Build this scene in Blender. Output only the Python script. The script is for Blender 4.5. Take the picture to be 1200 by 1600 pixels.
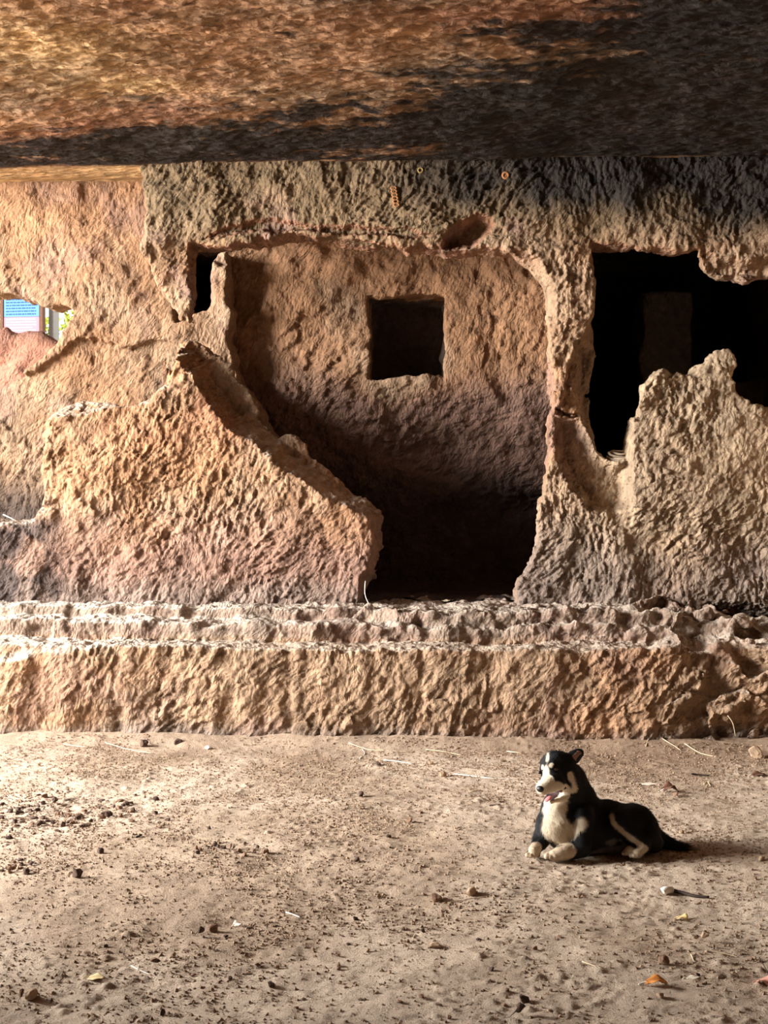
import bpy, math, random
import numpy as np
from mathutils import Vector, Euler

# ------------------------------------------------------------------ clear
for o in list(bpy.data.objects):
    bpy.data.objects.remove(o, do_unlink=True)
SC = bpy.context.scene
COL = SC.collection
random.seed(11)
F4 = np.float32

# ------------------------------------------------------------------ camera
CAM_Z = 1.66
PITCH = math.radians(1.0025)
YAW = math.radians(3.6)
FPX = 2000.0
cam = bpy.data.cameras.new('camera')
cam.sensor_fit = 'VERTICAL'
cam.sensor_height = 36.0
cam.lens = 36.0 * FPX / 1600.0
cam.clip_start = 0.05
cam.clip_end = 300
camo = bpy.data.objects.new('camera', cam)
camo.location = (0, 0, CAM_Z)
camo.rotation_euler = (math.pi / 2 - PITCH, 0, YAW)
COL.objects.link(camo)
SC.camera = camo

# ------------------------------------------------------------------ world, sun, daylight of the cave mouth
world = bpy.data.worlds.new('sky')
SC.world = world
world.use_nodes = True
wb = world.node_tree.nodes['Background']
wb.inputs['Color'].default_value = (0.93, 0.96, 1.0, 1)
wb.inputs['Strength'].default_value = 2.3

sun = bpy.data.lights.new('sun', 'SUN')
sun.energy = 3.5
sun.angle = math.radians(1.0)
sun.color = (1.0, 0.94, 0.84)
suno = bpy.data.objects.new('sun', sun)
suno.rotation_euler = Vector((-0.55, 0.20, -0.80)).to_track_quat('-Z', 'Y').to_euler()
COL.objects.link(suno)

mouth = bpy.data.lights.new('cave_mouth_daylight', 'AREA')
mouth.shape = 'RECTANGLE'
mouth.size = 4.4
mouth.size_y = 3.4
mouth.energy = 5200
mouth.color = (1.0, 0.975, 0.94)
moutho = bpy.data.objects.new('cave_mouth_daylight', mouth)
moutho.location = (-10.6, 4.8, 3.5)
moutho.rotation_euler = Vector((1.0, 0.13, -0.16)).to_track_quat('-Z', 'Y').to_euler()
COL.objects.link(moutho)

vs = SC.view_settings
SC.display_settings.display_device = 'sRGB'
vs.view_transform = 'Standard'
vs.look = 'None'
vs.gamma = 1.0
vs.use_curve_mapping = False
vs.exposure = 0.14
SC.cycles.max_bounces = 8
SC.cycles.diffuse_bounces = 6
SC.cycles.use_denoising = True
SC.cycles.sample_clamp_indirect = 8.0

# ------------------------------------------------------------------ pixel of the photograph -> point of the place
_R = camo.rotation_euler.to_matrix()
_f = np.array(_R @ Vector((0, 0, -1))); _r = np.array(_R @ Vector((1, 0, 0))); _u = np.array(_R @ Vector((0, 1, 0)))
CAM = np.array([0, 0, CAM_Z])
def ray(px, py):
    return _f + _r * ((px - 600) / FPX) - _u * ((py - 800) / FPX)
def P(px, py, Y):
    d = ray(px, py)
    return CAM + d * (Y / d[1])
def G(px, py, z=0.0):
    d = ray(px, py)
    return CAM + d * ((z - CAM_Z) / d[2])
def ZP(px, py, z):
    return G(px, py, z)
def poly(pts, Y):
    return np.array([[P(x, y, Y)[0], P(x, y, Y)[2]] for x, y in pts])
def XP(px, Y):
    return P(px, 765, Y)[0]

# ------------------------------------------------------------------ noise
_rng = np.random.default_rng(5)
TAB = (_rng.random((64, 64, 64)).astype(F4) * 2 - 1)
TF = TAB.ravel()
def vn(p):
    i = np.floor(p).astype(np.int64)
    f = (p - i).astype(F4)
    f = f * f * f * (f * (f * 6 - 15) + 10)
    x0 = (i[:, 0] & 63) << 12; x1 = ((i[:, 0] + 1) & 63) << 12
    y0 = (i[:, 1] & 63) << 6; y1 = ((i[:, 1] + 1) & 63) << 6
    z0 = i[:, 2] & 63; z1 = (i[:, 2] + 1) & 63
    fx, fy, fz = f[:, 0], f[:, 1], f[:, 2]
    a = TF[x0 + y0 + z0]; b = TF[x1 + y0 + z0]; a = a + (b - a) * fx
    c = TF[x0 + y1 + z0]; d = TF[x1 + y1 + z0]; c = c + (d - c) * fx
    a = a + (c - a) * fy
    e = TF[x0 + y0 + z1]; b = TF[x1 + y0 + z1]; e = e + (b - e) * fx
    c = TF[x0 + y1 + z1]; d = TF[x1 + y1 + z1]; c = c + (d - c) * fx
    e = e + (c - e) * fy
    return a + (e - a) * fz
_q = np.linalg.qr(np.random.default_rng(3).normal(size=(3, 3)))[0].astype(F4)
def fbm(p, octs=4, gain=0.5, seed=0.0):
    p = np.asarray(p, F4) @ _q + F4(seed)
    s = np.zeros(len(p), F4); a = 1.0; t = 0
    for k in range(octs):
        s += a * vn(p); t += a; a *= gain
        p = (p @ _q) * F4(2.03) + F4(7.3)
    return s / t * 1.6
def ridged(p, octs=3, gain=0.55, seed=0.0):
    p = np.asarray(p, F4) + F4(seed)
    s = np.zeros(len(p), F4); a = 1.0; t = 0
    for k in range(octs):
        s += a * (1 - 2.2 * np.abs(vn(p))); t += a; a *= gain
        p = p * F4(2.07) + F4(5.1)
    return s / t
def _hash(i, j, k, s):
    n = (i * 73856093) ^ (j * 19349663) ^ (k * 83492791) ^ (s * 2654435)
    n = (n ^ (n >> 13)) * 1274126177
    n = n & 0x7fffffff
    n = (n ^ (n >> 16)) & 0xffff
    return n.astype(F4) / F4(65536)
def worley(p, seed=1):
    p = np.asarray(p, F4)
    i = np.floor(p).astype(np.int64); f = p - i
    f1 = np.full(len(p), 9, F4); f2 = np.full(len(p), 9, F4)
    for a in (-1, 0, 1):
        for b in (-1, 0, 1):
            for c in (-1, 0, 1):
                ci, cj, ck = i[:, 0] + a, i[:, 1] + b, i[:, 2] + c
                dx = a + _hash(ci, cj, ck, seed) - f[:, 0]
                dy = b + _hash(ci, cj, ck, seed + 1) - f[:, 1]
                dz = c + _hash(ci, cj, ck, seed + 2) - f[:, 2]
                d = dx * dx + dy * dy + dz * dz
                m = d < f1
                f2 = np.where(m, f1, np.minimum(f2, d)); f1 = np.where(m, d, f1)
    return np.sqrt(f1), np.sqrt(f2)
def worley_f(p, seed=1):
    """distance to the nearest cell point, to the second, and a tilted facet per cell"""
    p = np.asarray(p, F4)
    i = np.floor(p).astype(np.int64); f = p - i
    f1 = np.full(len(p), 9, F4); f2 = np.full(len(p), 9, F4); fc = np.zeros(len(p), F4)
    for a in (-1, 0, 1):
        for b in (-1, 0, 1):
            for c in (-1, 0, 1):
                ci, cj, ck = i[:, 0] + a, i[:, 1] + b, i[:, 2] + c
                h1, h2, h3 = _hash(ci, cj, ck, seed), _hash(ci, cj, ck, seed + 1), _hash(ci, cj, ck, seed + 2)
                dx = a + h1 - f[:, 0]; dy = b + h2 - f[:, 1]; dz = c + h3 - f[:, 2]
                d = dx * dx + dy * dy + dz * dz
                m = d < f1
                t = dx * (h3 - 0.5) * 2.0 + dz * (h1 + 0.25) * 1.1 + (h2 - 0.5) * 0.9
                fc = np.where(m, t, fc)
                f2 = np.where(m, f1, np.minimum(f2, d)); f1 = np.where(m, d, f1)
    return np.sqrt(f1), np.sqrt(f2), fc
def sst(a, b, x):
    t = np.clip((x - a) / (b - a), 0, 1)
    return t * t * (3 - 2 * t)
def smin(a, b, k):
    h = np.clip(0.5 + 0.5 * (b - a) / k, 0, 1)
    return b + (a - b) * h - k * h * (1 - h)
def smax(a, b, k):
    return -smin(-a, -b, k)

# ------------------------------------------------------------------ signed distances and meshing
def sdpoly(x, z, V):
    """signed distance to a closed outline, x and z any shape"""
    V = np.asarray(V, float)
    d = np.full(x.shape, 1e9); s = np.ones(x.shape)
    n = len(V)
    for i in range(n):
        j = (i - 1) % n
        e = V[j] - V[i]
        wx = x - V[i, 0]; wz = z - V[i, 1]
        t = np.clip((wx * e[0] + wz * e[1]) / max(e @ e, 1e-12), 0, 1)
        bx = wx - e[0] * t; bz = wz - e[1] * t
        d = np.minimum(d, bx * bx + bz * bz)
        c1 = z >= V[i, 1]; c2 = z < V[j, 1]; c3 = e[0] * wz > e[1] * wx
        flip = (c1 & c2 & c3) | (~c1 & ~c2 & ~c3)
        s = np.where(flip, -s, s)
    return (s * np.sqrt(d)).astype(F4)

class Grid:
    def __init__(self, lo, hi, h):
        self.lo = np.array(lo, float); self.h = h
        self.n = (np.ceil((np.array(hi) - self.lo) / h).astype(int) + 1)
        ax = [(self.lo[k] + h * np.arange(self.n[k])).astype(F4) for k in range(3)]
        self.x = ax[0][:, None, None]; self.y = ax[1][None, :, None]; self.z = ax[2][None, None, :]
        self.ax = ax
    def xz(self):
        return np.meshgrid(self.ax[0], self.ax[2], indexing='ij')
    def band(self, Fd, w):
        idx = np.flatnonzero(np.abs(Fd.ravel()) < w)
        i, j, k = np.unravel_index(idx, Fd.shape)
        p = np.stack([self.ax[0][i], self.ax[1][j], self.ax[2][k]], 1)
        return idx, p

def surface_nets(Fd, lo, h):
    I = Fd < 0
    nx, ny, nz = Fd.shape
    cnt = np.zeros((nx - 1, ny - 1, nz - 1), np.uint8)
    corners = [(a, b, c) for a in (0, 1) for b in (0, 1) for c in (0, 1)]
    for a, b, c in corners:
        cnt += I[a:nx - 1 + a, b:ny - 1 + b, c:nz - 1 + c]
    act = (cnt > 0) & (cnt < 8)
    ci, cj, ck = np.nonzero(act)
    vid = np.full(act.shape, -1, np.int32); vid[ci, cj, ck] = np.arange(len(ci))
    V = {}
    for a, b, c in corners:
        V[(a, b, c)] = Fd[ci + a, cj + b, ck + c].astype(np.float64)
    acc = np.zeros((len(ci), 3)); num = np.zeros(len(ci))
    for ca in corners:
        for d in range(3):
            if ca[d] == 0:
                cb = list(ca); cb[d] = 1; cb = tuple(cb)
                va, vb = V[ca], V[cb]
                m = (va < 0) != (vb < 0)
                t = np.where(m, va / np.where(m, va - vb, 1), 0)
                pt = np.zeros((len(ci), 3)); pt[:] = ca
                pt[:, d] = t
                acc += pt * m[:, None]; num += m
    co = (np.stack([ci, cj, ck], 1) + acc / num[:, None]) * h + np.asarray(lo)
    quads = []
    def emit(m, axis):
        i, j, k = np.nonzero(m[0] if isinstance(m, tuple) else m)
        return i, j, k
    # x edges
    A, B = I[:-1, 1:-1, 1:-1], I[1:, 1:-1, 1:-1]
    i, j, k = np.nonzero(A != B); fl = A[i, j, k]; j1, k1 = j + 1, k + 1
    q = np.stack([vid[i, j1 - 1, k1 - 1], vid[i, j1, k1 - 1], vid[i, j1, k1], vid[i, j1 - 1, k1]], 1)
    q[~fl] = q[~fl][:, ::-1]; quads.append(q)
    A, B = I[1:-1, :-1, 1:-1], I[1:-1, 1:, 1:-1]
    i, j, k = np.nonzero(A != B); fl = A[i, j, k]; i1, k1 = i + 1, k + 1
    q = np.stack([vid[i1 - 1, j, k1 - 1], vid[i1 - 1, j, k1], vid[i1, j, k1], vid[i1, j, k1 - 1]], 1)
    q[~fl] = q[~fl][:, ::-1]; quads.append(q)
    A, B = I[1:-1, 1:-1, :-1], I[1:-1, 1:-1, 1:]
    i, j, k = np.nonzero(A != B); fl = A[i, j, k]; i1, j1 = i + 1, j + 1
    q = np.stack([vid[i1 - 1, j1 - 1, k], vid[i1, j1 - 1, k], vid[i1, j1, k], vid[i1 - 1, j1, k]], 1)
    q[~fl] = q[~fl][:, ::-1]; quads.append(q)
    return co, np.concatenate(quads)

def mesh_np(name, co, faces, smooth=True):
    """faces: (n,3) or (n,4) array"""
    me = bpy.data.meshes.new(name)
    n, k = faces.shape
    me.vertices.add(len(co)); me.vertices.foreach_set('co', np.asarray(co, F4).ravel())
    me.loops.add(n * k); me.loops.foreach_set('vertex_index', faces.astype(np.int32).ravel())
    me.polygons.add(n)
    me.polygons.foreach_set('loop_start', np.arange(n, dtype=np.int32) * k)
    me.polygons.foreach_set('loop_total', np.full(n, k, np.int32))
    me.polygons.foreach_set('use_smooth', np.full(n, smooth, bool))
    me.update(calc_edges=True)
    me.validate()
    return me
def normals(me):
    a = np.zeros(len(me.vertices) * 3, F4)
    me.vertex_normals.foreach_get('vector', a)
    return a.reshape(-1, 3)
def coords(me):
    a = np.zeros(len(me.vertices) * 3, F4)
    me.vertices.foreach_get('co', a)
    return a.reshape(-1, 3)
def set_co(me, co):
    me.vertices.foreach_set('co', np.asarray(co, F4).ravel()); me.update()
def set_col(me, rgb):
    at = me.color_attributes.new('Tone', 'FLOAT_COLOR', 'POINT')
    c = np.ones((len(me.vertices), 4), F4); c[:, :3] = rgb
    at.data.foreach_set('color', c.ravel())
def link(name, me, mat=None, parent=None, kind=None):
    o = bpy.data.objects.new(name, me); COL.objects.link(o)
    if mat: me.materials.append(mat)
    if parent is not None: o.parent = parent
    if kind: o['kind'] = kind
    return o
def tag(o, label, cat, group=None, kind=None):
    o['label'] = label; o['category'] = cat
    if group: o['group'] = group
    if kind: o['kind'] = kind
    return o
def empty(name, loc, label, cat, group=None):
    o = bpy.data.objects.new(name, None); o.empty_display_size = 0.05
    o.location = loc; COL.objects.link(o)
    return tag(o, label, cat, group)
def lin(r, g, b):
    f = lambda c: c / 12.92 if c <= 0.04045 else ((c + 0.055) / 1.055) ** 2.4
    return np.array([f(r / 255), f(g / 255), f(b / 255)], F4)

# ------------------------------------------------------------------ materials
def base_mat(name, rough=0.9):
    m = bpy.data.materials.new(name); m.use_nodes = True
    b = m.node_tree.nodes['Principled BSDF']
    b.inputs['Roughness'].default_value = rough
    b.inputs['Specular IOR Level'].default_value = 0.25
    return m, m.node_tree, b
def rock_mat(name, s1=38, s2=120, bump=0.9, dist=0.012, speck=0.35, scale=(1, 1, 1), marks=None, mscale=(21, 27, 46), mamp=1.0):
    m, nt, b = base_mat(name, 0.92)
    b.inputs['Specular IOR Level'].default_value = 0.15
    N = nt.nodes; L = nt.links
    tc = N.new('ShaderNodeTexCoord')
    mp = N.new('ShaderNodeMapping'); mp.inputs['Scale'].default_value = scale
    L.new(tc.outputs['Object'], mp.inputs['Vector'])
    at = N.new('ShaderNodeVertexColor'); at.layer_name = 'Tone'
    n1 = N.new('ShaderNodeTexNoise'); n1.inputs['Scale'].default_value = s1; n1.inputs['Detail'].default_value = 6; n1.inputs['Roughness'].default_value = 0.62
    n2 = N.new('ShaderNodeTexNoise'); n2.inputs['Scale'].default_value = s2; n2.inputs['Detail'].default_value = 4; n2.inputs['Roughness'].default_value = 0.7
    n3 = N.new('ShaderNodeTexNoise'); n3.inputs['Scale'].default_value = s1 * 0.45; n3.inputs['Detail'].default_value = 8; n3.inputs['Roughness'].default_value = 0.7
    for n in (n1, n2, n3): L.new(mp.outputs['Vector'], n.inputs['Vector'])
    mr = N.new('ShaderNodeMapRange'); mr.inputs['From Min'].default_value = 0.3; mr.inputs['From Max'].default_value = 0.7
    mr.inputs['To Min'].default_value = 1 - speck; mr.inputs['To Max'].default_value = 1 + speck
    L.new(n3.outputs['Fac'], mr.inputs['Value'])
    mx = N.new('ShaderNodeVectorMath'); mx.operation = 'SCALE'
    L.new(at.outputs['Color'], mx.inputs[0]); L.new(mr.outputs['Result'], mx.inputs['Scale'])
    L.new(mx.outputs['Vector'], b.inputs['Base Color'])
    ad = N.new('ShaderNodeMath'); ad.operation = 'MULTIPLY_ADD'; ad.inputs[1].default_value = 0.4
    L.new(n2.outputs['Fac'], ad.inputs[0]); L.new(n1.outputs['Fac'], ad.inputs[2])
    last = ad.outputs[0]
    if marks:
        wn = N.new('ShaderNodeTexNoise'); wn.inputs['Scale'].default_value = 9; wn.inputs['Detail'].default_value = 3
        L.new(tc.outputs['Object'], wn.inputs['Vector'])
        wa = N.new('ShaderNodeVectorMath'); wa.operation = 'MULTIPLY_ADD'; wa.inputs[1].default_value = (0.09, 0.09, 0.09)
        L.new(wn.outputs['Color'], wa.inputs[0]); L.new(tc.outputs['Object'], wa.inputs[2])
        res = []
        for ang in marks:
            vr = N.new('ShaderNodeVectorRotate'); vr.rotation_type = 'Y_AXIS'; vr.inputs['Angle'].default_value = math.radians(ang)
            L.new(wa.outputs[0], vr.inputs['Vector'])
            ml = N.new('ShaderNodeVectorMath'); ml.operation = 'MULTIPLY'; ml.inputs[1].default_value = mscale
            L.new(vr.outputs[0], ml.inputs[0])
            vo = N.new('ShaderNodeTexVoronoi'); vo.inputs['Scale'].default_value = 1.0; vo.feature = 'F1'
            L.new(ml.outputs[0], vo.inputs['Vector']); res.append(vo.outputs['Distance'])
        pn = N.new('ShaderNodeTexNoise'); pn.inputs['Scale'].default_value = 1.9; pn.inputs['Detail'].default_value = 2
        L.new(tc.outputs['Object'], pn.inputs['Vector'])
        pm = N.new('ShaderNodeMapRange'); pm.inputs['From Min'].default_value = 0.44; pm.inputs['From Max'].default_value = 0.56
        L.new(pn.outputs['Fac'], pm.inputs['Value'])
        mm = N.new('ShaderNodeMix'); L.new(pm.outputs['Result'], mm.inputs[0]); L.new(res[0], mm.inputs[2]); L.new(res[1], mm.inputs[3])
        aa = N.new('ShaderNodeMath'); aa.operation = 'MULTIPLY_ADD'; aa.inputs[1].default_value = mamp
        L.new(mm.outputs[0], aa.inputs[0]); L.new(ad.outputs[0], aa.inputs[2]); last = aa.outputs[0]
    bp = N.new('ShaderNodeBump'); bp.inputs['Strength'].default_value = bump; bp.inputs['Distance'].default_value = dist
    ad = type('x', (), {'outputs': [last]})
    L.new(ad.outputs[0], bp.inputs['Height']); L.new(bp.outputs['Normal'], b.inputs['Normal'])
    return m
def plain_mat(name, rgb, rough=0.7, var=0.25, scale=60, spec=0.25):
    m, nt, b = base_mat(name, rough)
    b.inputs['Specular IOR Level'].default_value = spec
    N = nt.nodes; L = nt.links
    tc = N.new('ShaderNodeTexCoord'); n = N.new('ShaderNodeTexNoise'); n.inputs['Scale'].default_value = scale; n.inputs['Detail'].default_value = 5
    L.new(tc.outputs['Object'], n.inputs['Vector'])
    cr = N.new('ShaderNodeValToRGB')
    cr.color_ramp.elements[0].position = 0.3; cr.color_ramp.elements[1].position = 0.7
    c = np.array(rgb)
    cr.color_ramp.elements[0].color = (*np.clip(c * (1 - var), 0, 1), 1); cr.color_ramp.elements[1].color = (*np.clip(c * (1 + var), 0, 1), 1)
    L.new(n.outputs['Fac'], cr.inputs['Fac']); L.new(cr.outputs['Color'], b.inputs['Base Color'])
    bp = N.new('ShaderNodeBump'); bp.inputs['Strength'].default_value = 0.4; bp.inputs['Distance'].default_value = 0.004
    L.new(n.outputs['Fac'], bp.inputs['Height']); L.new(bp.outputs['Normal'], b.inputs['Normal'])
    return m
ROCK = rock_mat('carved_rock', marks=(50, 76), dist=0.0155)
CEIL = rock_mat('ceiling_rock', s1=30, s2=110, bump=1.0, dist=0.025, speck=0.6, scale=(0.5, 1.2, 1), marks=(0, 3), mscale=(9, 24, 9), mamp=1.6)
DUST = rock_mat('dusty_ground', s1=130, s2=330, bump=1.0, dist=0.011, speck=0.14)

TAN = lin(150, 124, 100); ORANGE = lin(152, 115, 86); PINK = lin(136, 108, 96); GREY = lin(122, 110, 101)
DARK = lin(62, 54, 52); SOOT = lin(33, 31, 31); DUST_AND_LIGHT = lin(206, 196, 182); RED = lin(132, 86, 68); OLIVE = lin(116, 98, 75); SAND = lin(156, 136, 112)
def mix(a, b, t):
    t = np.asarray(t, F4)[:, None]
    return a * (1 - t) + b * t

def chisel(p, amp_=0.014, ang=(48, 78), seed=0.0, along=0.080, across=0.031):
    """tool marks: elongated gouges in two directions, patchwise"""
    amp = amp_ * 0.56
    w = np.stack([fbm(p * 3.1, 2, seed=seed + 1), fbm(p * 3.1, 2, seed=seed + 9), fbm(p * 3.1, 2, seed=seed + 17)], 1) * 0.05
    w += np.stack([fbm(p * 11, 2, seed=seed + 4), fbm(p * 11, 2, seed=seed + 5), fbm(p * 11, 2, seed=seed + 6)], 1) * 0.014
    q = p + w
    out = []
    for a, sd in zip(ang, (3, 11)):
        c, s = math.cos(math.radians(a)), math.sin(math.radians(a))
        u = q[:, 0] * c + q[:, 2] * s; v = -q[:, 0] * s + q[:, 2] * c
        qq = np.stack([u / along, q[:, 1] / (across * 1.6), v / across], 1)
        f1, f2, fct = worley_f(qq, sd + int(seed))
        g = np.minimum(f1, 1.1) ** 1.6 - 0.45
        r = ridged(np.stack([u / (along * 0.9), q[:, 1] / across, v / (across * 1.25)], 1), 2, seed=seed + sd)
        out.append(0.42 * g + 0.32 * r + 1.1 * fct)
    m = sst(-0.25, 0.25, fbm(p * 1.7, 2, seed=seed + 31))
    d = out[0] * (1 - m) + out[1] * m
    st = 0.55 + 0.6 * sst(-0.5, 0.6, fbm(p * 2.3, 2, seed=seed + 43))
    return amp * (d * st + 0.55 * fbm(p * 24, 3, gain=0.6, seed=seed + 50))

# ------------------------------------------------------------------ FRONT WALL: beam, pillar, broken sill and window of the right cell
YF = 9.30; TF_ = 0.30
def add_noise(g, Fd, amps, w=0.16, seed=0.0):
    idx, p = g.band(Fd, w)
    n = np.zeros(len(p), F4)
    for fr, am, oc in amps:
        n += am * fbm(p * fr, oc, seed=seed + fr)
    fl = Fd.ravel(); fl[idx] += n
    return Fd

def finish(name, g, Fd, disp, colour, mat=ROCK, kind='structure'):
    co, q = surface_nets(Fd, g.lo, g.h)
    me = mesh_np(name, co, q)
    co = coords(me); no = normals(me)
    d = disp(co, no)
    co2 = co + no * d[:, None]
    set_co(me, co2)
    set_col(me, np.clip(colour(co, no), 0, 1))
    return link(name, me, mat, kind=kind)

def build_front():
    outer = [(222, 150), (222, 258), (226, 320), (229, 375), (236, 420), (246, 462), (262, 478), (280, 492), (292, 500),
             (296, 482), (294, 440), (296, 400), (298, 379), (400, 374), (480, 372), (560, 375), (640, 384), (700, 388), (770, 386), (796, 388),
             (812, 398), (830, 418), (850, 440), (859, 470), (861, 520), (860, 560), (862, 610), (866, 640),
             (863, 665), (862, 705), (852, 765), (840, 830), (838, 852), (826, 880), (821, 905), (806, 948), (795, 1010), (1440, 1010), (1440, 150)]
    hole = [(931, 384), (1040, 386), (1096, 384), (1100, 410), (1112, 426), (1126, 433), (1175, 435), (1200, 431), (1440, 428), (1440, 640), (1200, 635),
            (1172, 630), (1158, 612), (1148, 590), (1147, 562), (1138, 546), (1118, 544), (1107, 551), (1100, 566), (1085, 570), (1080, 582), (1060, 577),
            (1032, 575), (1020, 588), (1008, 602), (1004, 622), (994, 648), (984, 658), (982, 690), (984, 720), (962, 722), (946, 716), (935, 704), (931, 640)]
    VO = poly(outer, YF); VH = poly(hole, YF)
    g = Grid((XP(205, YF), YF - 0.10, 0.74), (XP(1330, YF), YF + TF_ + 0.1, 4.16), 0.0092)
    x, z = g.xz()
    do = sdpoly(x, z, VO); dh = sdpoly(x, z, VH)
    # ragged edges
    pts = np.stack([x.ravel(), np.zeros(x.size), z.ravel()], 1)
    rag = (0.022 * fbm(pts * 7, 3) + 0.008 * fbm(pts * 28, 2)).reshape(x.shape)
    # the carved edges left of the window and along its top are straight
    soft = sst(0.0, 0.25, np.abs(x - XP(931, YF)))
    d2 = np.maximum(do + rag, -(dh + rag * (0.25 + 0.75 * soft)))
    yy = g.y - YF
    Fd = np.broadcast_to(d2[:, None, :], tuple(g.n)).copy()
    # broken edges recede towards the front: chamfers that widen near the face
    def blob(pts_, depth, slope, k=0.02):
        d = sdpoly(x, z, poly(pts_, YF)) + rag * 0.8
        dep = np.minimum(depth, np.maximum(-d, 0) * slope)
        return dep
    dep = np.zeros_like(d2)
    lip = blob([(318, 374), (340, 362), (390, 340), (440, 336), (500, 352), (575, 350), (640, 358), (684, 366), (690, 374), (640, 374), (560, 366), (480, 362), (400, 363), (330, 372)], 0.06, 2.0)
    cav = blob([(688, 392), (692, 366), (715, 348), (745, 332), (770, 336), (778, 352), (760, 372), (735, 392)], 0.16, 2.6)
    end = blob([(222, 470), (236, 380), (262, 395), (290, 380), (300, 400), (300, 505), (262, 500)], 0.025, 0.6)
    arch = blob([(790, 380), (840, 400), (872, 450), (866, 500), (845, 500), (830, 440)], 0.12, 1.8)
    chip = blob([(932, 470), (926, 488), (910, 530), (897, 535), (886, 570), (875, 622), (867, 640), (865, 650), (906, 654), (926, 690), (934, 712), (960, 705), (960, 470)], 0.24, 3.2)
    bowl = blob([(866, 648), (905, 652), (936, 706), (962, 724), (985, 718), (987, 792), (962, 806), (920, 796), (890, 762), (868, 722)], 0.13, 1.7)
    sh = sdpoly(x, z, poly([(898, 538), (905, 545), (907, 575), (903, 590), (905, 647), (868, 643), (874, 620), (886, 583)], YF)) + 0.5 * rag
    shd = 0.05 + 0.5 * np.clip(x - XP(876, YF), 0, 1) * sst(P(0, 645, YF)[2], P(0, 540, YF)[2], z) + 2.5 * np.maximum(0, sh + 0.012)
    chip = np.minimum(chip, np.where(sh < 0.06, shd, 9))
    crack = np.abs(z - P(0, 648, YF)[2] - 0.03 * np.sin(x * 22)) 
    chip = np.maximum(chip, 0.10 * sst(0.012, 0.004, crack) * sst(XP(866, YF), XP(870, YF), x) * sst(XP(914, YF), XP(908, YF), x))
    top = blob([(984, 660), (1010, 602), (1034, 575), (1085, 572), (1108, 545), (1140, 543), (1152, 592), (1175, 630), (1215, 634), (1215, 600), (1100, 500), (984, 560)], 0.10, 2.0)
    brow = blob([(1092, 380), (1100, 440), (1210, 445), (1210, 400), (1160, 405), (1120, 400)], 0.10, 1.6)
    dep = np.maximum.reduce([lip, cav, end, arch, chip, bowl, top, brow])
    # the wall right of the sill notch stands a little proud; the wall below fades into it
    proud = 0.05 * sst(XP(982, YF), XP(990, YF), x) * sst(P(0, 840, YF)[2], P(0, 780, YF)[2], z) * sst(P(0, 540, YF)[2], P(0, 600, YF)[2], z)
    # shadowed hollow at the foot of the wall far right
    foot = blob([(1085, 1010), (1096, 946), (1130, 938), (1290, 952), (1290, 1010)], 0.30, 1.6)
    front = (dep + foot - proud)[:, None, :] - yy
    Fd = smax(Fd, front.astype(F4), 0.035)
    Fd = np.maximum(Fd, (yy - TF_).astype(F4))
    add_noise(g, Fd, [(2.2, 0.030, 2), (6.5, 0.016, 2), (15, 0.007, 2)], seed=2)
    def disp(co, no):
        d = chisel(co, 0.024, (50, 82), 0)
        b = np.clip((co[:, 2] - P(0, 372, YF)[2]) / 0.5, 0, 1)
        fresh = 0.35 + 0.65 * sst(-0.15, -0.7, no[:, 1])       # broken faces are plain, dressed faces chiselled
        return d * fresh
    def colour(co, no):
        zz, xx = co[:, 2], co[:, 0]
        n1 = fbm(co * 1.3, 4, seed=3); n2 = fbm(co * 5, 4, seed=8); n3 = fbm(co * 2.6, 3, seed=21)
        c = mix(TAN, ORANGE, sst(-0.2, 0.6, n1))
        c = mix(c, OLIVE * 0.92, 0.9 * sst(3.25, 3.7, zz + 0.2 * n1))  # sooty film darkens the beam; weaker light up high also painted in
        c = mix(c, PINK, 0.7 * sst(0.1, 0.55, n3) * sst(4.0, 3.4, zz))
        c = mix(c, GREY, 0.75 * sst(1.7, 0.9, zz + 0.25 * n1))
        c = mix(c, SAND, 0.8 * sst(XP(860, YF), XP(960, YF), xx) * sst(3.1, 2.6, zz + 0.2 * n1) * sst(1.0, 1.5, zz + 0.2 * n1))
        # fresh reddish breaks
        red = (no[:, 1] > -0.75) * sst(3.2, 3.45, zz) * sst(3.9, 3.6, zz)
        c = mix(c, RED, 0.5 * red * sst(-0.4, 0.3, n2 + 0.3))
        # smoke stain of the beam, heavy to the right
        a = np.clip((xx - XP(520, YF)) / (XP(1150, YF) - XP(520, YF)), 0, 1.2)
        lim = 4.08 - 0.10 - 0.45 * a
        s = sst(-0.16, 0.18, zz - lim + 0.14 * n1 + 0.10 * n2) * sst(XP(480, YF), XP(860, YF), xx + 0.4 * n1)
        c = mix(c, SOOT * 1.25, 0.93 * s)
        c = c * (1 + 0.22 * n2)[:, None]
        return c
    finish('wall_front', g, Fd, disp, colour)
build_front()

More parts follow.
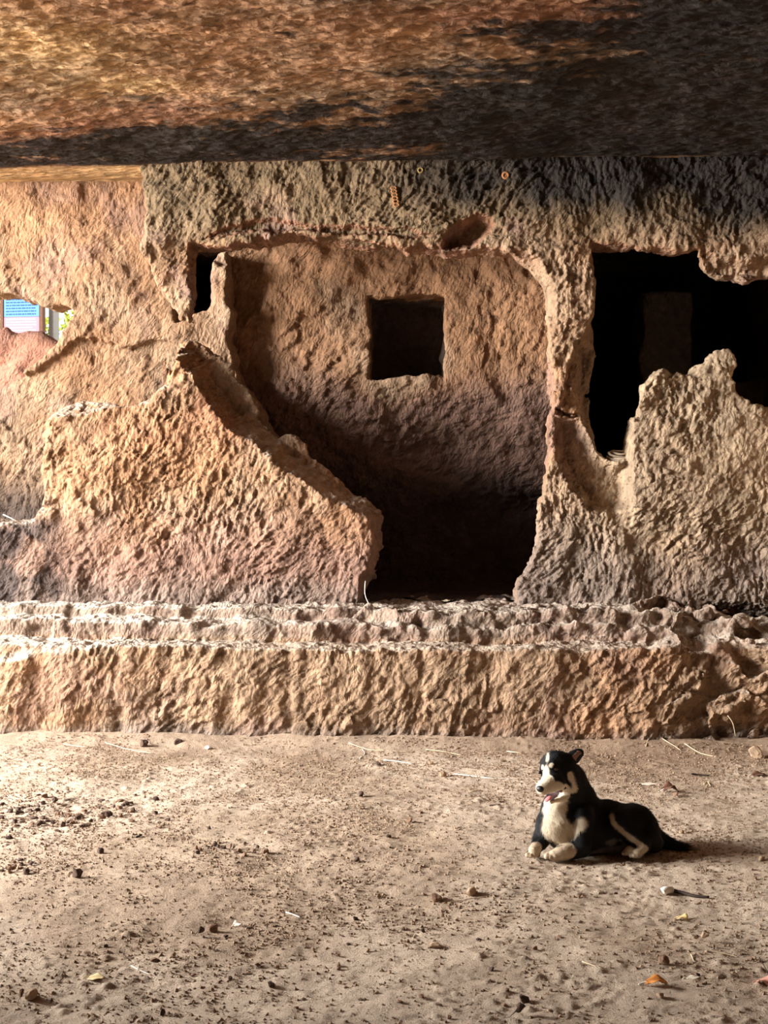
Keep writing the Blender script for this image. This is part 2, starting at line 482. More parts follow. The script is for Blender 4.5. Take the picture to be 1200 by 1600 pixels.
# ------------------------------------------------------------------ BROKEN PARAPET left of the doorway, with the ledge at its left foot
def build_parapet():
    Y0 = 9.26; T = 0.32
    out = [(62, 792), (57, 742), (62, 700), (68, 664), (84, 646), (96, 637), (150, 631), (205, 628), (236, 617), (254, 600), (258, 575), (262, 545), (276, 520), (296, 522),
           (314, 546), (344, 564), (358, 588), (376, 618), (400, 642), (440, 668), (474, 690), (486, 716), (502, 736), (528, 752), (541, 766), (575, 791), (592, 810), (590, 842), (588, 868),
           (573, 902), (568, 925), (563, 950), (560, 1010), (40, 1010)]
    led = [(-260, 824), (0, 823), (40, 819), (66, 816), (84, 824), (84, 1010), (-260, 1010)]
    g = Grid((XP(-240, Y0), Y0 - 0.12, 0.74), (XP(610, Y0), 10.05, 2.86), 0.0092)
    x, z = g.xz()
    V = poly(out, Y0)
    d = sdpoly(x, z, V)
    pts = np.stack([x.ravel(), np.zeros(x.size), z.ravel()], 1)
    rag = (0.026 * fbm(pts * 6, 3) + 0.010 * fbm(pts * 24, 2)).reshape(x.shape)
    yy = g.y - Y0
    d2 = d + rag
    # diagonal break: the face stops short and the break slopes back
    inner = poly([(262, 600), (275, 560), (300, 590), (335, 650), (365, 678), (395, 690), (430, 722), (470, 748), (500, 768), (530, 792), (556, 800), (575, 812), (578, 850), (574, 880), (560, 910), (552, 1010), (700, 1010), (700, 500), (262, 500)], Y0)
    di = sdpoly(x, z, inner) + rag * 0.7
    dep = np.minimum(0.26, np.maximum(-di, 0) * 2.3)
    topl = sdpoly(x, z, poly([(40, 700), (70, 660), (96, 648), (150, 642), (236, 632), (262, 600), (262, 500), (40, 500)], Y0)) + rag
    dep = np.maximum(dep, np.minimum(0.2, np.maximum(-topl, 0) * 1.8))
    lf = sdpoly(x, z, poly([(20, 600), (78, 650), (72, 700), (66, 760), (72, 800), (20, 800)], Y0)) + rag
    dep = np.maximum(dep, np.minimum(0.14, np.maximum(-lf, 0) * 1.5))
    Fd = np.broadcast_to(d2[:, None, :], tuple(g.n)).copy().astype(F4)
    Fd = smax(Fd, (dep[:, None, :] - yy).astype(F4), 0.03)
    Fd = np.maximum(Fd, (yy - T).astype(F4))
    dl = sdpoly(x, z, poly(led, Y0)) + rag * 0.5
    L = np.broadcast_to(dl[:, None, :], tuple(g.n)).copy()
    L = smax(L, (np.float32(0.03) - yy + 0.0 * g.x).astype(F4), 0.09)
    Fd = smin(Fd, L.astype(F4), 0.04)
    add_noise(g, Fd, [(2.4, 0.030, 2), (7, 0.018, 2), (16, 0.008, 2)], seed=40)
    def disp(co, no):
        up = sst(1.05, 1.25, co[:, 2]) * sst(1.95, 1.6, co[:, 2])
        d = chisel(co, 0.022, (47, 72), 7)
        fresh = 0.4 + 0.6 * sst(-0.15, -0.7, no[:, 1])
        return d * fresh
    def colour(co, no):
        zz, xx = co[:, 2], co[:, 0]
        n1 = fbm(co * 1.5, 4, seed=5); n2 = fbm(co * 5, 4, seed=18); n3 = fbm(co * 2.4, 3, seed=26)
        c = mix(TAN, ORANGE, sst(-0.1, 0.7, n1))
        c = mix(c, PINK, 0.8 * sst(1.75, 1.25, zz + 0.25 * n1))
        c = mix(c, GREY, 0.6 * sst(1.15, 0.9, zz + 0.12 * n1))
        c = mix(c, RED, 0.45 * sst(0.0, 0.5, n3) * sst(1.8, 2.3, zz))
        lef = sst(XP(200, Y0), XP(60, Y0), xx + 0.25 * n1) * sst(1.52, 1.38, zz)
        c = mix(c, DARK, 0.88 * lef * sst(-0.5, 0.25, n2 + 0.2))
        c = mix(c, DUST_AND_LIGHT, 0.40 * sst(0.55, 0.9, no[:, 2]))
        return c * (1 + 0.22 * n2)[:, None]
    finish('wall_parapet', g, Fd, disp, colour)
build_parapet()

# ------------------------------------------------------------------ RECESS WALL left, with the gap that looks outdoors and the slot at its right end
YR = 10.0
def build_recess():
    out = [(-420, 180), (352, 180), (352, 385), (358, 410), (355, 450), (358, 500), (361, 548), (380, 600), (430, 680), (520, 780), (560, 1020), (-420, 1020)]
    gap = [(-460, 420), (-60, 452), (0, 462), (40, 468), (65, 487), (75, 492), (90, 487), (102, 483), (111, 491), (109, 508), (104, 525), (100, 541), (82, 556), (60, 572), (0, 603), (-80, 640), (-460, 690)]
    slot = [(270, 372), (332, 372), (331, 400), (329, 440), (325, 468), (318, 482), (300, 487), (292, 498), (270, 510)]
    head = [(320, 370), (362, 370), (362, 388), (320, 388)]
    g = Grid((XP(-330, YR), YR - 0.16, 0.74), (XP(470, YR), YR + 0.36, 4.14), 0.0135)
    x, z = g.xz()
    pts = np.stack([x.ravel(), np.zeros(x.size), z.ravel()], 1)
    rag = (0.022 * fbm(pts * 6, 3, seed=3) + 0.008 * fbm(pts * 26, 2)).reshape(x.shape)
    d = sdpoly(x, z, poly(out, YR)) + rag
    d = np.maximum(d, -(sdpoly(x, z, poly(gap, YR)) + rag * 1.2))
    d = np.maximum(d, -(sdpoly(x, z, poly(slot, YR)) + rag * 0.5))
    d = np.maximum(d, -(sdpoly(x, z, poly(head, YR)) + rag * 0.3))
    yy = g.y - YR
    Fd = np.broadcast_to(d[:, None, :], tuple(g.n)).copy().astype(F4)
    # below the crack the wall has lost a slab; the sill of the gap slopes
    low = sdpoly(x, z, poly([(95, 548), (112, 532), (150, 528), (190, 541), (230, 534), (262, 532), (300, 560), (420, 700), (420, 1020), (-400, 1020), (-400, 660), (0, 600), (60, 575)], YR)) + rag
    dep = 0.06 * sst(0.012, -0.016, low)
    nub = sdpoly(x, z, poly([(326, 385), (362, 385), (362, 412), (345, 418), (330, 408)], YR))
    dep = dep + 0.05 * sst(0.01, -0.03, nub)
    Fd = smax(Fd, (dep[:, None, :] - yy).astype(F4), 0.03)
    Fd = np.maximum(Fd, (yy - 0.30).astype(F4))
    add_noise(g, Fd, [(2.0, 0.030, 2), (6, 0.014, 2), (14, 0.006, 2)], seed=70)
    def disp(co, no):
        return chisel(co, 0.017, (58, 88), 13, 0.11, 0.035) * (0.4 + 0.6 * sst(-0.15, -0.7, no[:, 1]))
    def colour(co, no):
        zz, xx = co[:, 2], co[:, 0]
        n1 = fbm(co * 1.4, 4, seed=6); n2 = fbm(co * 5, 4, seed=19); n3 = fbm(co * 2.4, 3, seed=27)
        c = 0.86 * mix(ORANGE, TAN, sst(-0.1, 0.7, n1))
        c = mix(c, PINK, 0.5 * sst(0.0, 0.5, n3))
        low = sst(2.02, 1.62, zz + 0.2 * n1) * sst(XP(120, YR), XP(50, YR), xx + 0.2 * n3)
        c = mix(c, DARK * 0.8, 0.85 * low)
        return c * (1 + 0.2 * n2)[:, None]
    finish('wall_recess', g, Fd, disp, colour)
build_recess()

# ------------------------------------------------------------------ LEFT CELL: back wall with square niche, side walls, floor and roof in one mass of rock
def build_cell():
    yb = 10.26
    g = Grid((XP(262, yb), 9.62, 0.66), (XP(905, 9.7) + 0.15, 11.75, 3.86), 0.0155)
    x, y, z = g.x, g.y, g.z
    # profile of the back wall: upright above, breaking back below
    xs, zs = g.xz()
    pts = np.stack([xs.ravel(), np.zeros(xs.size), zs.ravel()], 1)
    wob = (0.30 * fbm(pts * 1.6, 3, seed=4)).reshape(xs.shape)
    zl = P(0, 600, yb)[2] + 0.06 * wob - 0.16 * np.clip((xs - XP(420, yb)) / 1.0, 0, 1) * 0 
    t = np.clip((zl - zs) / 1.05, 0, 1)
    yback = yb + 0.70 * t ** 1.15 + 0.05 * wob
    solid = (yback[:, None, :] - y)             # negative inside the rock (behind the wall)
    # niche
    n0 = P(577, 590, yb); n1 = P(694, 463, yb)
    nx0, nx1, nz0, nz1 = n0[0], n1[0], n0[2], n1[2]
    dn = np.maximum(np.maximum(nx0 - x, x - nx1), np.maximum(nz0 - z, z - nz1))
    dn = np.maximum(dn, y - (yb + 0.55))
    solid = smax(solid.astype(F4), (-dn).astype(F4), 0.012)
    # deep pocket behind the slot
    sx1 = XP(352, yb)
    dpk = np.maximum(np.maximum(XP(275, yb) - x, x - sx1), np.maximum(P(0, 520, yb)[2] - z, z - 3.62))
    dpk = np.maximum(dpk, y - 11.5)
    solid = np.maximum(solid, -dpk)
    side = np.minimum(np.maximum(x - XP(272, yb), 10.06 - y), (XP(885, 9.7) + 0.06) - x)     # side walls
    fl = np.minimum(z - 0.825, 3.64 - z)
    Fd = smin(np.minimum(side, fl).astype(F4) + 0 * solid, solid.astype(F4), 0.05)
    Fd = np.ascontiguousarray(np.broadcast_to(Fd, tuple(g.n))).astype(F4)
    add_noise(g, Fd, [(2.6, 0.034, 2), (7, 0.020, 2)], seed=90)
    def disp(co, no):
        inn = (co[:, 0] > nx0 - .02) & (co[:, 0] < nx1 + .02) & (co[:, 2] > nz0 - .02) & (co[:, 2] < nz1 + .02) & (co[:, 1] > yb + 0.06)
        d = chisel(co, 0.022, (45, 70), 23, 0.13, 0.045) * (0.6 + 0.4 * (no[:, 1] < -0.5))
        return np.where(inn, d * 0.15, d)
    def colour(co, no):
        zz, xx = co[:, 2], co[:, 0]
        n1 = fbm(co * 1.4, 4, seed=7); n2 = fbm(co * 5, 4, seed=29); n3 = fbm(co * 2.4, 3, seed=37)
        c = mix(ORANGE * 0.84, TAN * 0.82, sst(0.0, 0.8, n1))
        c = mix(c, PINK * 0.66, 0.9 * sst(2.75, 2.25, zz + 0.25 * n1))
        c = mix(c, DARK, 0.8 * sst(2.0, 1.5, zz + 0.2 * n1))  # shade of the undercut lower wall painted into its colour
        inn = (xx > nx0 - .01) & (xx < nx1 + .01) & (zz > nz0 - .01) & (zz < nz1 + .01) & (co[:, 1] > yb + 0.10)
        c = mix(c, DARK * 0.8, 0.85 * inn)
        c = mix(c, DARK, 0.8 * (co[:, 1] > yb + .02) * (xx < sx1))  # pocket painted dark to deepen the shade inside it
        return c * (1 + 0.2 * n2)[:, None]
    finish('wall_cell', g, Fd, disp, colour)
build_cell()

# ------------------------------------------------------------------ RIGHT CELL: dark chamber behind the window
def build_chamber():
    g = Grid((XP(880, 9.7), 9.60, 0.5), (XP(1600, 9.6), 12.9, 3.9), 0.04)
    x, y, z = g.x, g.y, g.z
    room = np.minimum(np.minimum(x - (XP(893, 9.7) + 0.02), XP(1560, 9.6) - x), np.minimum(z - 0.62, 3.66 - z))
    room = np.minimum(room, 12.6 - y)
    pier = np.maximum(np.maximum(XP(1000, 11.4) - x, x - XP(1084, 11.4)), np.maximum(11.4 - y, z - 3.4))
    bench = np.maximum(np.maximum(XP(1120, 11.6) - x, z - P(0, 600, 11.6)[2]), 11.5 - y)
    Fd = np.ascontiguousarray(np.broadcast_to(np.minimum(np.minimum(room, pier), bench), tuple(g.n))).astype(F4)
    add_noise(g, Fd, [(2.6, 0.04, 2)], w=0.3, seed=120)
    finish('wall_chamber', g, Fd, lambda c, n: 0.01 * fbm(c * 9, 3), lambda c, n: mix(mix(DARK * 1.5, SOOT * 1.4, sst(-.3, .5, fbm(c * 2, 3))), GREY * 1.3, 0.9 * (c[:, 1] < 11.75) * (c[:, 0] > XP(990, 11.4)) * (c[:, 2] < 3.4) * (c[:, 1] > 11.2)))  # pier and bench painted paler, standing in for light in the chamber
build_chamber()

# ------------------------------------------------------------------ STEPPED PLINTH
def build_plinth():
    Y1 = 8.33; z1 = 0.622
    Y2, z2 = 8.72, 0.747
    Y3, z3 = 9.02, 0.822
    g = Grid((XP(-230, Y1), Y1 - 0.14, -0.08), (XP(1330, 9.2), 9.9, 0.90), 0.0092)
    x, y, z = g.x, g.y, g.z
    xs = g.ax[0]
    p1 = np.stack([xs, 0 * xs, 0 * xs], 1)
    e1 = (0.02 * fbm(p1 * 1.5, 3, seed=1) + 0.012 * fbm(p1 * 8, 2, seed=4))[:, None, None]
    e2 = (0.05 * fbm(p1 * 1.2, 3, seed=11) + 0.02 * fbm(p1 * 7, 2, seed=14))[:, None, None]
    e3 = (0.06 * fbm(p1 * 1.3, 3, seed=21) + 0.02 * fbm(p1 * 7, 2, seed=24))[:, None, None]
    h1 = (0.012 * fbm(p1 * 1.6, 3, seed=31))[:, None, None]
    u = ((xs - XP(600, Y2)) / 2.6)[:, None, None]           # -1 left .. 1 right
    # left top corner of the first step broken to a bright slope, right end broken up
    lb = sst(XP(190, Y1), XP(-40, Y1), xs)[:, None, None]
    rb = sst(XP(1000, Y1), XP(1180, Y1), xs)[:, None, None]
    s1 = np.maximum(Y1 + e1 + 0.10 * rb - y, z - z1 - h1)
    s1 = smax(np.maximum(s1, ((Y1 - y) * 0.9 + (z - z1) * 0.8 + 0.10 * lb + 0.005)), np.maximum(s1, -1.0), 0.02)
    # the middle of the second and third steps has crumbled into one rough slope
    mid = sst(XP(540, Y2), XP(640, Y2), xs)[:, None, None]
    s2 = smax(Y2 + e2 + 0.02 * mid - y, z - z2 - 1.2 * h1 + 0.015 * mid, 0.05)
    z3r = z3 - 0.16 * sst(XP(1070, Y3), XP(1230, Y3), xs)[:, None, None]
    s3 = smax(Y3 + e3 - 0.14 * mid - y, z - z3r - h1, 0.04 )
    Fd = smin(np.minimum(s1, s2), s3, 0.02)
    Fd = np.ascontiguousarray(np.broadcast_to(Fd, tuple(g.n))).astype(F4)
    # hollow at the foot of the wall, far right
    hol = np.maximum(np.maximum(XP(1092, 9.2) - x + 0.0 * z, (9.10 + 0.00 * x) - y), 0.55 - z).astype(F4)
    hol = np.maximum(hol, ((XP(1092, 9.2) - x) * 0.5 + (0.80 - z) * -1.0 * 0.0 + 9.16 - y))
    Fd = smax(Fd, -hol, 0.04)
    idx, p = g.band(Fd, 0.2)
    rbp = sst(XP(985, Y1), XP(1120, Y1), p[:, 0] + 0.25 * (p[:, 2] - 0.4))
    f1, f2 = worley(p * np.array([6.5, 6.5, 7.5]) + 0.3 * fbm(p * 5, 2)[:, None], 77)
    rough = sst(0.60, 0.70, p[:, 2]) * (0.25 + 0.75 * sst(XP(300, Y2), XP(640, Y2), p[:, 0]))
    n = 0.020 * fbm(p * 3, 2, seed=2) + 0.012 * fbm(p * 9, 2, seed=5)
    fct = worley_f(p * np.array([5.0, 5.0, 6.0], F4) + 0.3 * fbm(p * 5, 2)[:, None], 55)[2]
    n += rbp * (0.07 * fct + 0.07 * (np.minimum(f1, 0.9) - 0.40) + 0.05 * fbm(p * 4, 2, seed=66))
    n += rough * (0.022 * fbm(p * 7, 3, seed=15) + 0.018 * fct)
    Fd.ravel()[idx] += n
    def disp(co, no):
        face = sst(-0.25, -0.75, no[:, 1])
        d = chisel(co, 0.022, (44, 66), 31, 0.11, 0.042) * (0.25 + 0.75 * face * sst(0.66, 0.60, co[:, 2]))
        d += 0.012 * fbm(co * 16, 4, seed=9) * sst(0.55, 0.62, co[:, 2])
        return d
    def colour(co, no):
        zz, xx = co[:, 2], co[:, 0]
        n1 = fbm(co * 1.4, 4, seed=17); n2 = fbm(co * 6, 4, seed=39); n3 = fbm(co * 2.4, 3, seed=47)
        c = mix(TAN, ORANGE, 0.7 * sst(-0.1, 0.6, n1))
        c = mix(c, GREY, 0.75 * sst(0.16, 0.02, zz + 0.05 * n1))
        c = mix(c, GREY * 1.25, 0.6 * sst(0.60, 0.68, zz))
        c = mix(c, PINK, 0.4 * sst(0.0, 0.5, n3))
        c = mix(c, DUST_AND_LIGHT, (0.32 + 0.36 * sst(XP(500, Y2), XP(0, Y2), xx)) * sst(0.45, 0.85, no[:, 2] + 0.15 * n2))  # dust on the treads plus grazing light painted in, paler at left
        return c * (1 + 0.2 * n2)[:, None]
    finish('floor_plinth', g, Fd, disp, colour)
build_plinth()

# ------------------------------------------------------------------ CEILING
CZ = 4.055
def grid_mesh(xa, ya):
    X, Y = np.meshgrid(xa, ya, indexing='ij')
    n, m = X.shape
    idx = np.arange(n * m).reshape(n, m)
    q = np.stack([idx[:-1, :-1], idx[1:, :-1], idx[1:, 1:], idx[:-1, 1:]], -1).reshape(-1, 4)
    return X.ravel(), Y.ravel(), q
def build_ceiling():
    xa = np.arange(-4.6, 4.6, 0.022); ya = np.concatenate([np.arange(-3.0, 5.2, 0.08), np.arange(5.2, 10.2, 0.013)])
    X, Y, q = grid_mesh(xa, ya)
    p = np.stack([X, Y, 0 * X], 1).astype(F4)
    st = p * np.array([0.55, 1.0, 1.0], F4)
    h = 0.035 * fbm(p * 1.1, 3, seed=2) + 0.012 * ridged(st * 4.2, 3, seed=3) + 0.010 * fbm(st * 13, 3, seed=4) + 0.016 * (np.minimum(worley(p * np.array([9, 22, 9], F4) + 0.5 * fbm(p * 7, 2)[:, None], 5)[0], 1.0) - 0.5) + 0.008 * fbm(p * 38, 2, seed=6)
    cal = sst(9.35, 9.15, Y) * 0.8 + 0.2
    Z = CZ - 0.01 + h * cal + 0.05 * sst(9.6, 10, Y) - 0.06*0
    Z = np.where(Y > 9.25, np.maximum(Z, CZ - 0.02), Z)
    me = mesh_np('ceiling', np.stack([X, Y, Z], 1), q[:, ::-1])
    n1 = fbm(p * np.array([0.5, 1.0, 1], F4) * 1.3, 4, seed=12); n2 = fbm(p * np.array([0.7, 1.3, 1], F4) * 5, 4, seed=13)
    c = mix(ORANGE, TAN, sst(-0.3, 0.6, n1))
    c = mix(c, RED * 0.95, 0.55 * sst(-0.1, 0.6, fbm(st * 2, 3, seed=50)))
    def blobm(px, py, rx, ry):
        a = ZP(px, py, CZ); b = ZP(px + rx, py, CZ); e = ZP(px, py + ry, CZ)
        wx = abs(b[0] - a[0]); wy = abs(e[1] - a[1])
        return np.exp(-(((X - a[0]) / wx) ** 2 + ((Y - a[1]) / wy) ** 2))
    s = 1.45 * sst(7.5, 8.5, Y + 0.12 * X) 
    for b_, w in (((850, 48, 130, 26), 1.0), ((1130, 40, 170, 60), 1.2), ((1050, 150, 240, 50), 1.0), ((760, 150, 160, 26), .7), ((420, 40, 170, 12), .5), ((560, 112, 80, 10), .6), ((1150, 190, 250, 50), 1.0), ((230, 165, 90, 12), .5)):
        s = s + w * blobm(*b_)
    s = s + 0.15 * X - 0.12 + 0.60 * n1 + 0.50 * n2
    s = s + 0.40 * fbm(p * np.array([5, 13, 1], F4), 3, seed=33) + 0.25 * fbm(p * np.array([14, 30, 1], F4), 2, seed=34)
    s = sst(0.12, 0.85, s) * sst(9.36, 9.26, Y)
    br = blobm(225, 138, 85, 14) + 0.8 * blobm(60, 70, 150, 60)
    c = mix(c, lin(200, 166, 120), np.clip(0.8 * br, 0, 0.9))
    c = mix(c, SOOT, 0.95 * s * (1 - 0.5 * np.clip(br, 0, 1)))
    c = mix(c, lin(196, 162, 118), 0.75 * sst(9.28, 9.38, Y))  # daylight on the recess ceiling painted in as a paler tone
    c = 1.0 * c * (1 + 0.3 * n2)[:, None]
    set_col(me, np.clip(c, 0, 1))
    link('ceiling', me, CEIL, kind='structure')
    # the mass of rock above, so that no sky gets in
    def slab(name, lo, hi, mat, kind='structure'):
        lo = np.array(lo); hi = np.array(hi)
        v = np.array([[(lo, hi)[a][0], (lo, hi)[b][1], (lo, hi)[c_][2]] for a in (0, 1) for b in (0, 1) for c_ in (0, 1)])
        f = np.array([[0, 1, 3, 2], [4, 6, 7, 5], [0, 4, 5, 1], [2, 3, 7, 6], [0, 2, 6, 4], [1, 5, 7, 3]])
        m = mesh_np(name, v, f, False); set_col(m, TAN * np.ones((8, 1), F4)); return link(name, m, mat, kind=kind)
    slab('ceiling_rock_mass', (-4.6, -3.0, CZ + 0.18), (6.0, 13.2, CZ + 1.8), ROCK)
    slab('wall_rear_blocker', (-4.6, -3.4, -0.2), (5.2, -3.0, CZ + 0.3), ROCK)  # unseen wall added to keep out light from behind the camera
    slab('wall_left_blocker', (-5.2, -3.4, -0.2), (-4.6, 4.4, CZ + 0.3), ROCK)  # unseen wall added to block side light and shade the near floor
    slab('wall_buttress', (XP(1330, YF) - 0.10, 8.05, -0.2), (4.65, 12.9, CZ + 0.2), ROCK)
    slab('wall_right', (4.6, -3.0, -0.2), (5.2, 9.9, CZ + 0.3), ROCK)
build_ceiling()

# ------------------------------------------------------------------ FLOOR
def ground_h(p):
    return 0.014 * fbm(p * 1.6, 3, seed=61) + 0.006 * fbm(p * 6, 3, seed=62) + 0.0020 * fbm(p * 22, 3, seed=63)
GH0 = 0.0
def gz(x, y):
    return float(ground_h(np.array([[x, y, 0.0]], F4))[0])
def build_floor():
    xa = np.concatenate([np.arange(-4.6, -3.0, 0.05), np.arange(-3.0, 3.0, 0.0105), np.arange(3.0, 4.7, 0.05)])
    ya = np.concatenate([np.arange(-3.0, 3.7, 0.12), np.arange(3.7, 8.6, 0.0105), np.arange(8.6, 9.4, 0.1)])
    X, Y, q = grid_mesh(xa, ya)
    p = np.stack([X, Y, 0 * X], 1).astype(F4)
    h = ground_h(p)
    fine = 0.0030 * fbm(p * np.array([30, 55, 40], F4), 3, gain=0.65, seed=64)
    clod = np.maximum(0, fbm(p * 36, 2, seed=65) - 0.45) * 0.010 * (0.4 + 1.2 * sst(-0.1, 0.5, fbm(p * 1.8, 3, seed=68)))
    bank = 0.05 * sst(8.12, 8.36, Y + 0.03 * fbm(p * 4, 2))
    Z = h + fine + clod + bank
    me = mesh_np('floor', np.stack([X, Y, Z], 1), q)
    n1 = fbm(p * 1.1, 4, seed=71); n2 = fbm(p * 9, 4, seed=72)
    c = mix(lin(200, 180, 159), lin(176, 154, 132), sst(-0.4, 0.5, n1))
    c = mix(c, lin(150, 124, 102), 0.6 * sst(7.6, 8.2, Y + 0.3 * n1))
    c = c * (1 + 0.16 * n2)[:, None]
    set_col(me, np.clip(c, 0, 1))
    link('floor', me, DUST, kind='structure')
build_floor()

# ------------------------------------------------------------------ DOG
def build_dog():
    YB = 5.80
    M2P = 345.0
    def D(px, py, Y): return P(px, py, Y).astype(F4)
    lo = np.array([XP(815, YB), 5.50, -0.006]); hi = np.array([XP(1112, YB), 6.20, 0.535])
    g = Grid(lo, hi, 0.0042)
    n = tuple(g.n)
    X = g.x; Yy = g.y; Z = g.z
    def cone_eval(p, a, b, ra, rb):
        ba = b - a; l2 = float(ba @ ba)
        d = p - a
        t = np.clip((d @ ba) / max(l2, 1e-9), 0, 1)
        q = d - t[..., None] * ba
        return np.sqrt((q * q).sum(-1)) - (ra + (rb - ra) * t)
    Fd = np.full(n, 0.4, F4)
    def add(a, b, ra, rb, k=0.02, sub=False):
        a = D(*a); b = D(*b); ra /= M2P; rb /= M2P
        pad = max(ra, rb) + 0.09
        l = np.minimum(a, b) - pad; h = np.maximum(a, b) + pad
        i0 = np.clip(((l - g.lo) / g.h).astype(int), 0, None); i1 = np.minimum(((h - g.lo) / g.h).astype(int) + 1, g.n)
        sl = tuple(slice(i0[c], i1[c]) for c in range(3))
        p = np.stack(np.broadcast_arrays(X[sl[0]], Yy[:, sl[1]], Z[:, :, sl[2]]), -1)
        d = cone_eval(p, a, b, ra, rb).astype(F4)
        Fd[sl] = smax(Fd[sl], -d, k) if sub else smin(Fd[sl], d, k)
    # trunk
    add((900, 1287, 5.88), (946, 1290, 5.95), 37, 38, .03)
    add((946, 1292, 5.95), (990, 1297, 5.98), 38, 37, .03)
    add((988, 1292, 5.97), (1012, 1310, 5.98), 33, 23, .03)
    add((876, 1282, 5.83), (880, 1303, 5.83), 30, 26, .03)
    add((905, 1318, 5.87), (985, 1318, 5.93), 17, 15, .03)
    # neck
    add((886, 1222, 5.845), (880, 1268, 5.85), 24, 30, .03)
    add((893, 1212, 5.86), (914, 1262, 5.92), 18, 25, .03)
    add((868, 1262, 5.80), (866, 1292, 5.79), 21, 20, .025)
    # skull
    add((874, 1202, 5.82), (876, 1206, 5.82), 26, 26, .02)
    add((860, 1203, 5.775), (866, 1195, 5.80), 17, 20, .015)
    add((884, 1221, 5.79), (886, 1226, 5.80), 17, 17, .02)
    # muzzle
    add((864, 1216, 5.755), (847, 1231, 5.705), 15.5, 9.5, .012)
    add((873, 1223, 5.745), (851, 1233, 5.705), 12.0, 7.6, .010)
    # lower jaw
    add((890, 1238, 5.79), (884, 1243, 5.78), 10.5, 8.0, .010)
    # open mouth
    add((847, 1246.5, 5.700), (862, 1245, 5.722), 3.8, 5.6, .003, True)
    add((862, 1245, 5.722), (882, 1230.5, 5.748), 5.6, 2.2, .003, True)
    add((887, 1246, 5.765), (861, 1253.0, 5.716), 5.5, 3.0, .006)
    # eye sockets
    add((868.5, 1203, 5.728), (869, 1203, 5.728), 3.2, 3.2, .006, True)
    add((843.5, 1207, 5.765), (844, 1207, 5.765), 3.0, 3.0, .008, True)
    # near fore leg
    add((906, 1276, 5.81), (907, 1316, 5.775), 21, 16, .02)
    add((909, 1325, 5.775), (876, 1333, 5.73), 14.5, 10.5, .015)
    add((880, 1333, 5.735), (866, 1337, 5.715), 10.5, 8.5, .012)
    # far fore leg
    add((856, 1285, 5.81), (846, 1312, 5.79), 17, 12, .02)
    add((846, 1314, 5.79), (834, 1328, 5.745), 12, 9.5, .012)
    # toes
    for cx, cy, cY, dx in ((863, 1339, 5.700, 6.0), (832, 1337, 5.722, 5.4)):
        for k in range(4):
            u = k - 1.5
            add((cx + u * dx, cy + (0.0 if abs(u) < 1 else -0.8), cY + (0.006 if abs(u) > 1 else 0.0) + 0.004 * u),
                (cx + u * dx * .8 + 2, cy - 5, cY + 0.03), 4.1, 4.0, .0035)
    # near hind leg
    add((996, 1286, 5.91), (972, 1282, 5.85), 27, 18, .025)
    add((965, 1281, 5.835), (1007, 1322, 5.815), 16, 9.0, .015)
    add((1008, 1323, 5.815), (996, 1333, 5.785), 9.0, 8.0, .010)
    add((1008, 1303, 5.89), (1020, 1317, 5.90), 24, 16, .025)
    # far hind foot, tucked before the near one
    add((1000, 1322, 5.86), (984, 1330, 5.80), 9, 8.0, .010)
    for cx, cy, cY, dx in ((993, 1337, 5.770, 4.6), (980, 1334, 5.785, 4.2)):
        for k in range(4):
            u = k - 1.5
            add((cx + u * dx, cy, cY + (0.005 if abs(u) > 1 else 0)), (cx + u * dx * .8 + 3, cy - 4, cY + 0.025), 3.6, 3.6, .003)
    # tail
    add((1028, 1310, 5.97), (1048, 1321, 5.96), 13, 9.5, .02)
    add((1048, 1321, 5.96), (1070, 1327, 5.95), 9.5, 7, .012)
    add((1070, 1327, 5.95), (1092, 1329, 5.94), 7, 3, .01)
    Fd = np.maximum(Fd, -(Z + 0.0 * X + 0.0 * Yy) + 0.0).astype(F4)
    add_noise(g, Fd, [(26, 0.0022, 2), (90, 0.0008, 2)], w=0.03, seed=7)
    co, q = surface_nets(Fd, g.lo, g.h)
    me = mesh_np('dog_body', co, q)
    co = coords(me); no = normals(me)
    # coat markings, as solid regions of the body
    black = lin(20, 19, 22); white = lin(226, 212, 188); pale = lin(176, 160, 138)
    def region(segs, seed=0, soft=0.006, wob=0.010):
        d = np.full(len(co), 9, F4)
        for a, b, ra, rb in segs:
            d = np.minimum(d, cone_eval(co, D(*a), D(*b), ra / M2P, rb / M2P))
        d += wob * fbm(co * 30, 2, seed=seed)
        return sst(soft, -soft, d)
    w_face = region([((855, 1177, 5.79), (857, 1195, 5.755), 2.2, 3.6), ((857, 1195, 5.755), (851, 1215, 5.72), 3.6, 7),
                     ((854, 1222, 5.70), (846, 1232, 5.69), 13, 12), ((868, 1234, 5.72), (852, 1240, 5.69), 14, 12),
                     ((880, 1238, 5.74), (862, 1252, 5.70), 14, 10), ((890, 1211, 5.755), (893, 1232, 5.77), 4.5, 8)], 3, .003, .003)
    w_brow = region([((846, 1200, 5.745), (847, 1198, 5.75), 3.2, 3.0), ((860.5, 1196.5, 5.735), (862, 1194.5, 5.74), 3.4, 3.0)], 4, .0015, .001)
    w_chest = region([((872, 1245, 5.77), (864, 1265, 5.75), 18, 20), ((864, 1265, 5.75), (866, 1300, 5.74), 20, 19), ((884, 1300, 5.76), (878, 1318, 5.76), 13, 12)], 5, .006, .012)
    w_arm = region([((894, 1300, 5.735), (910, 1285, 5.735), 10, 11)], 6, .006, .010)
    w_paw = region([((888, 1331, 5.72), (860, 1338, 5.69), 13, 14), ((838, 1325, 5.735), (830, 1339, 5.70), 9.5, 13)], 8, .005, .006)
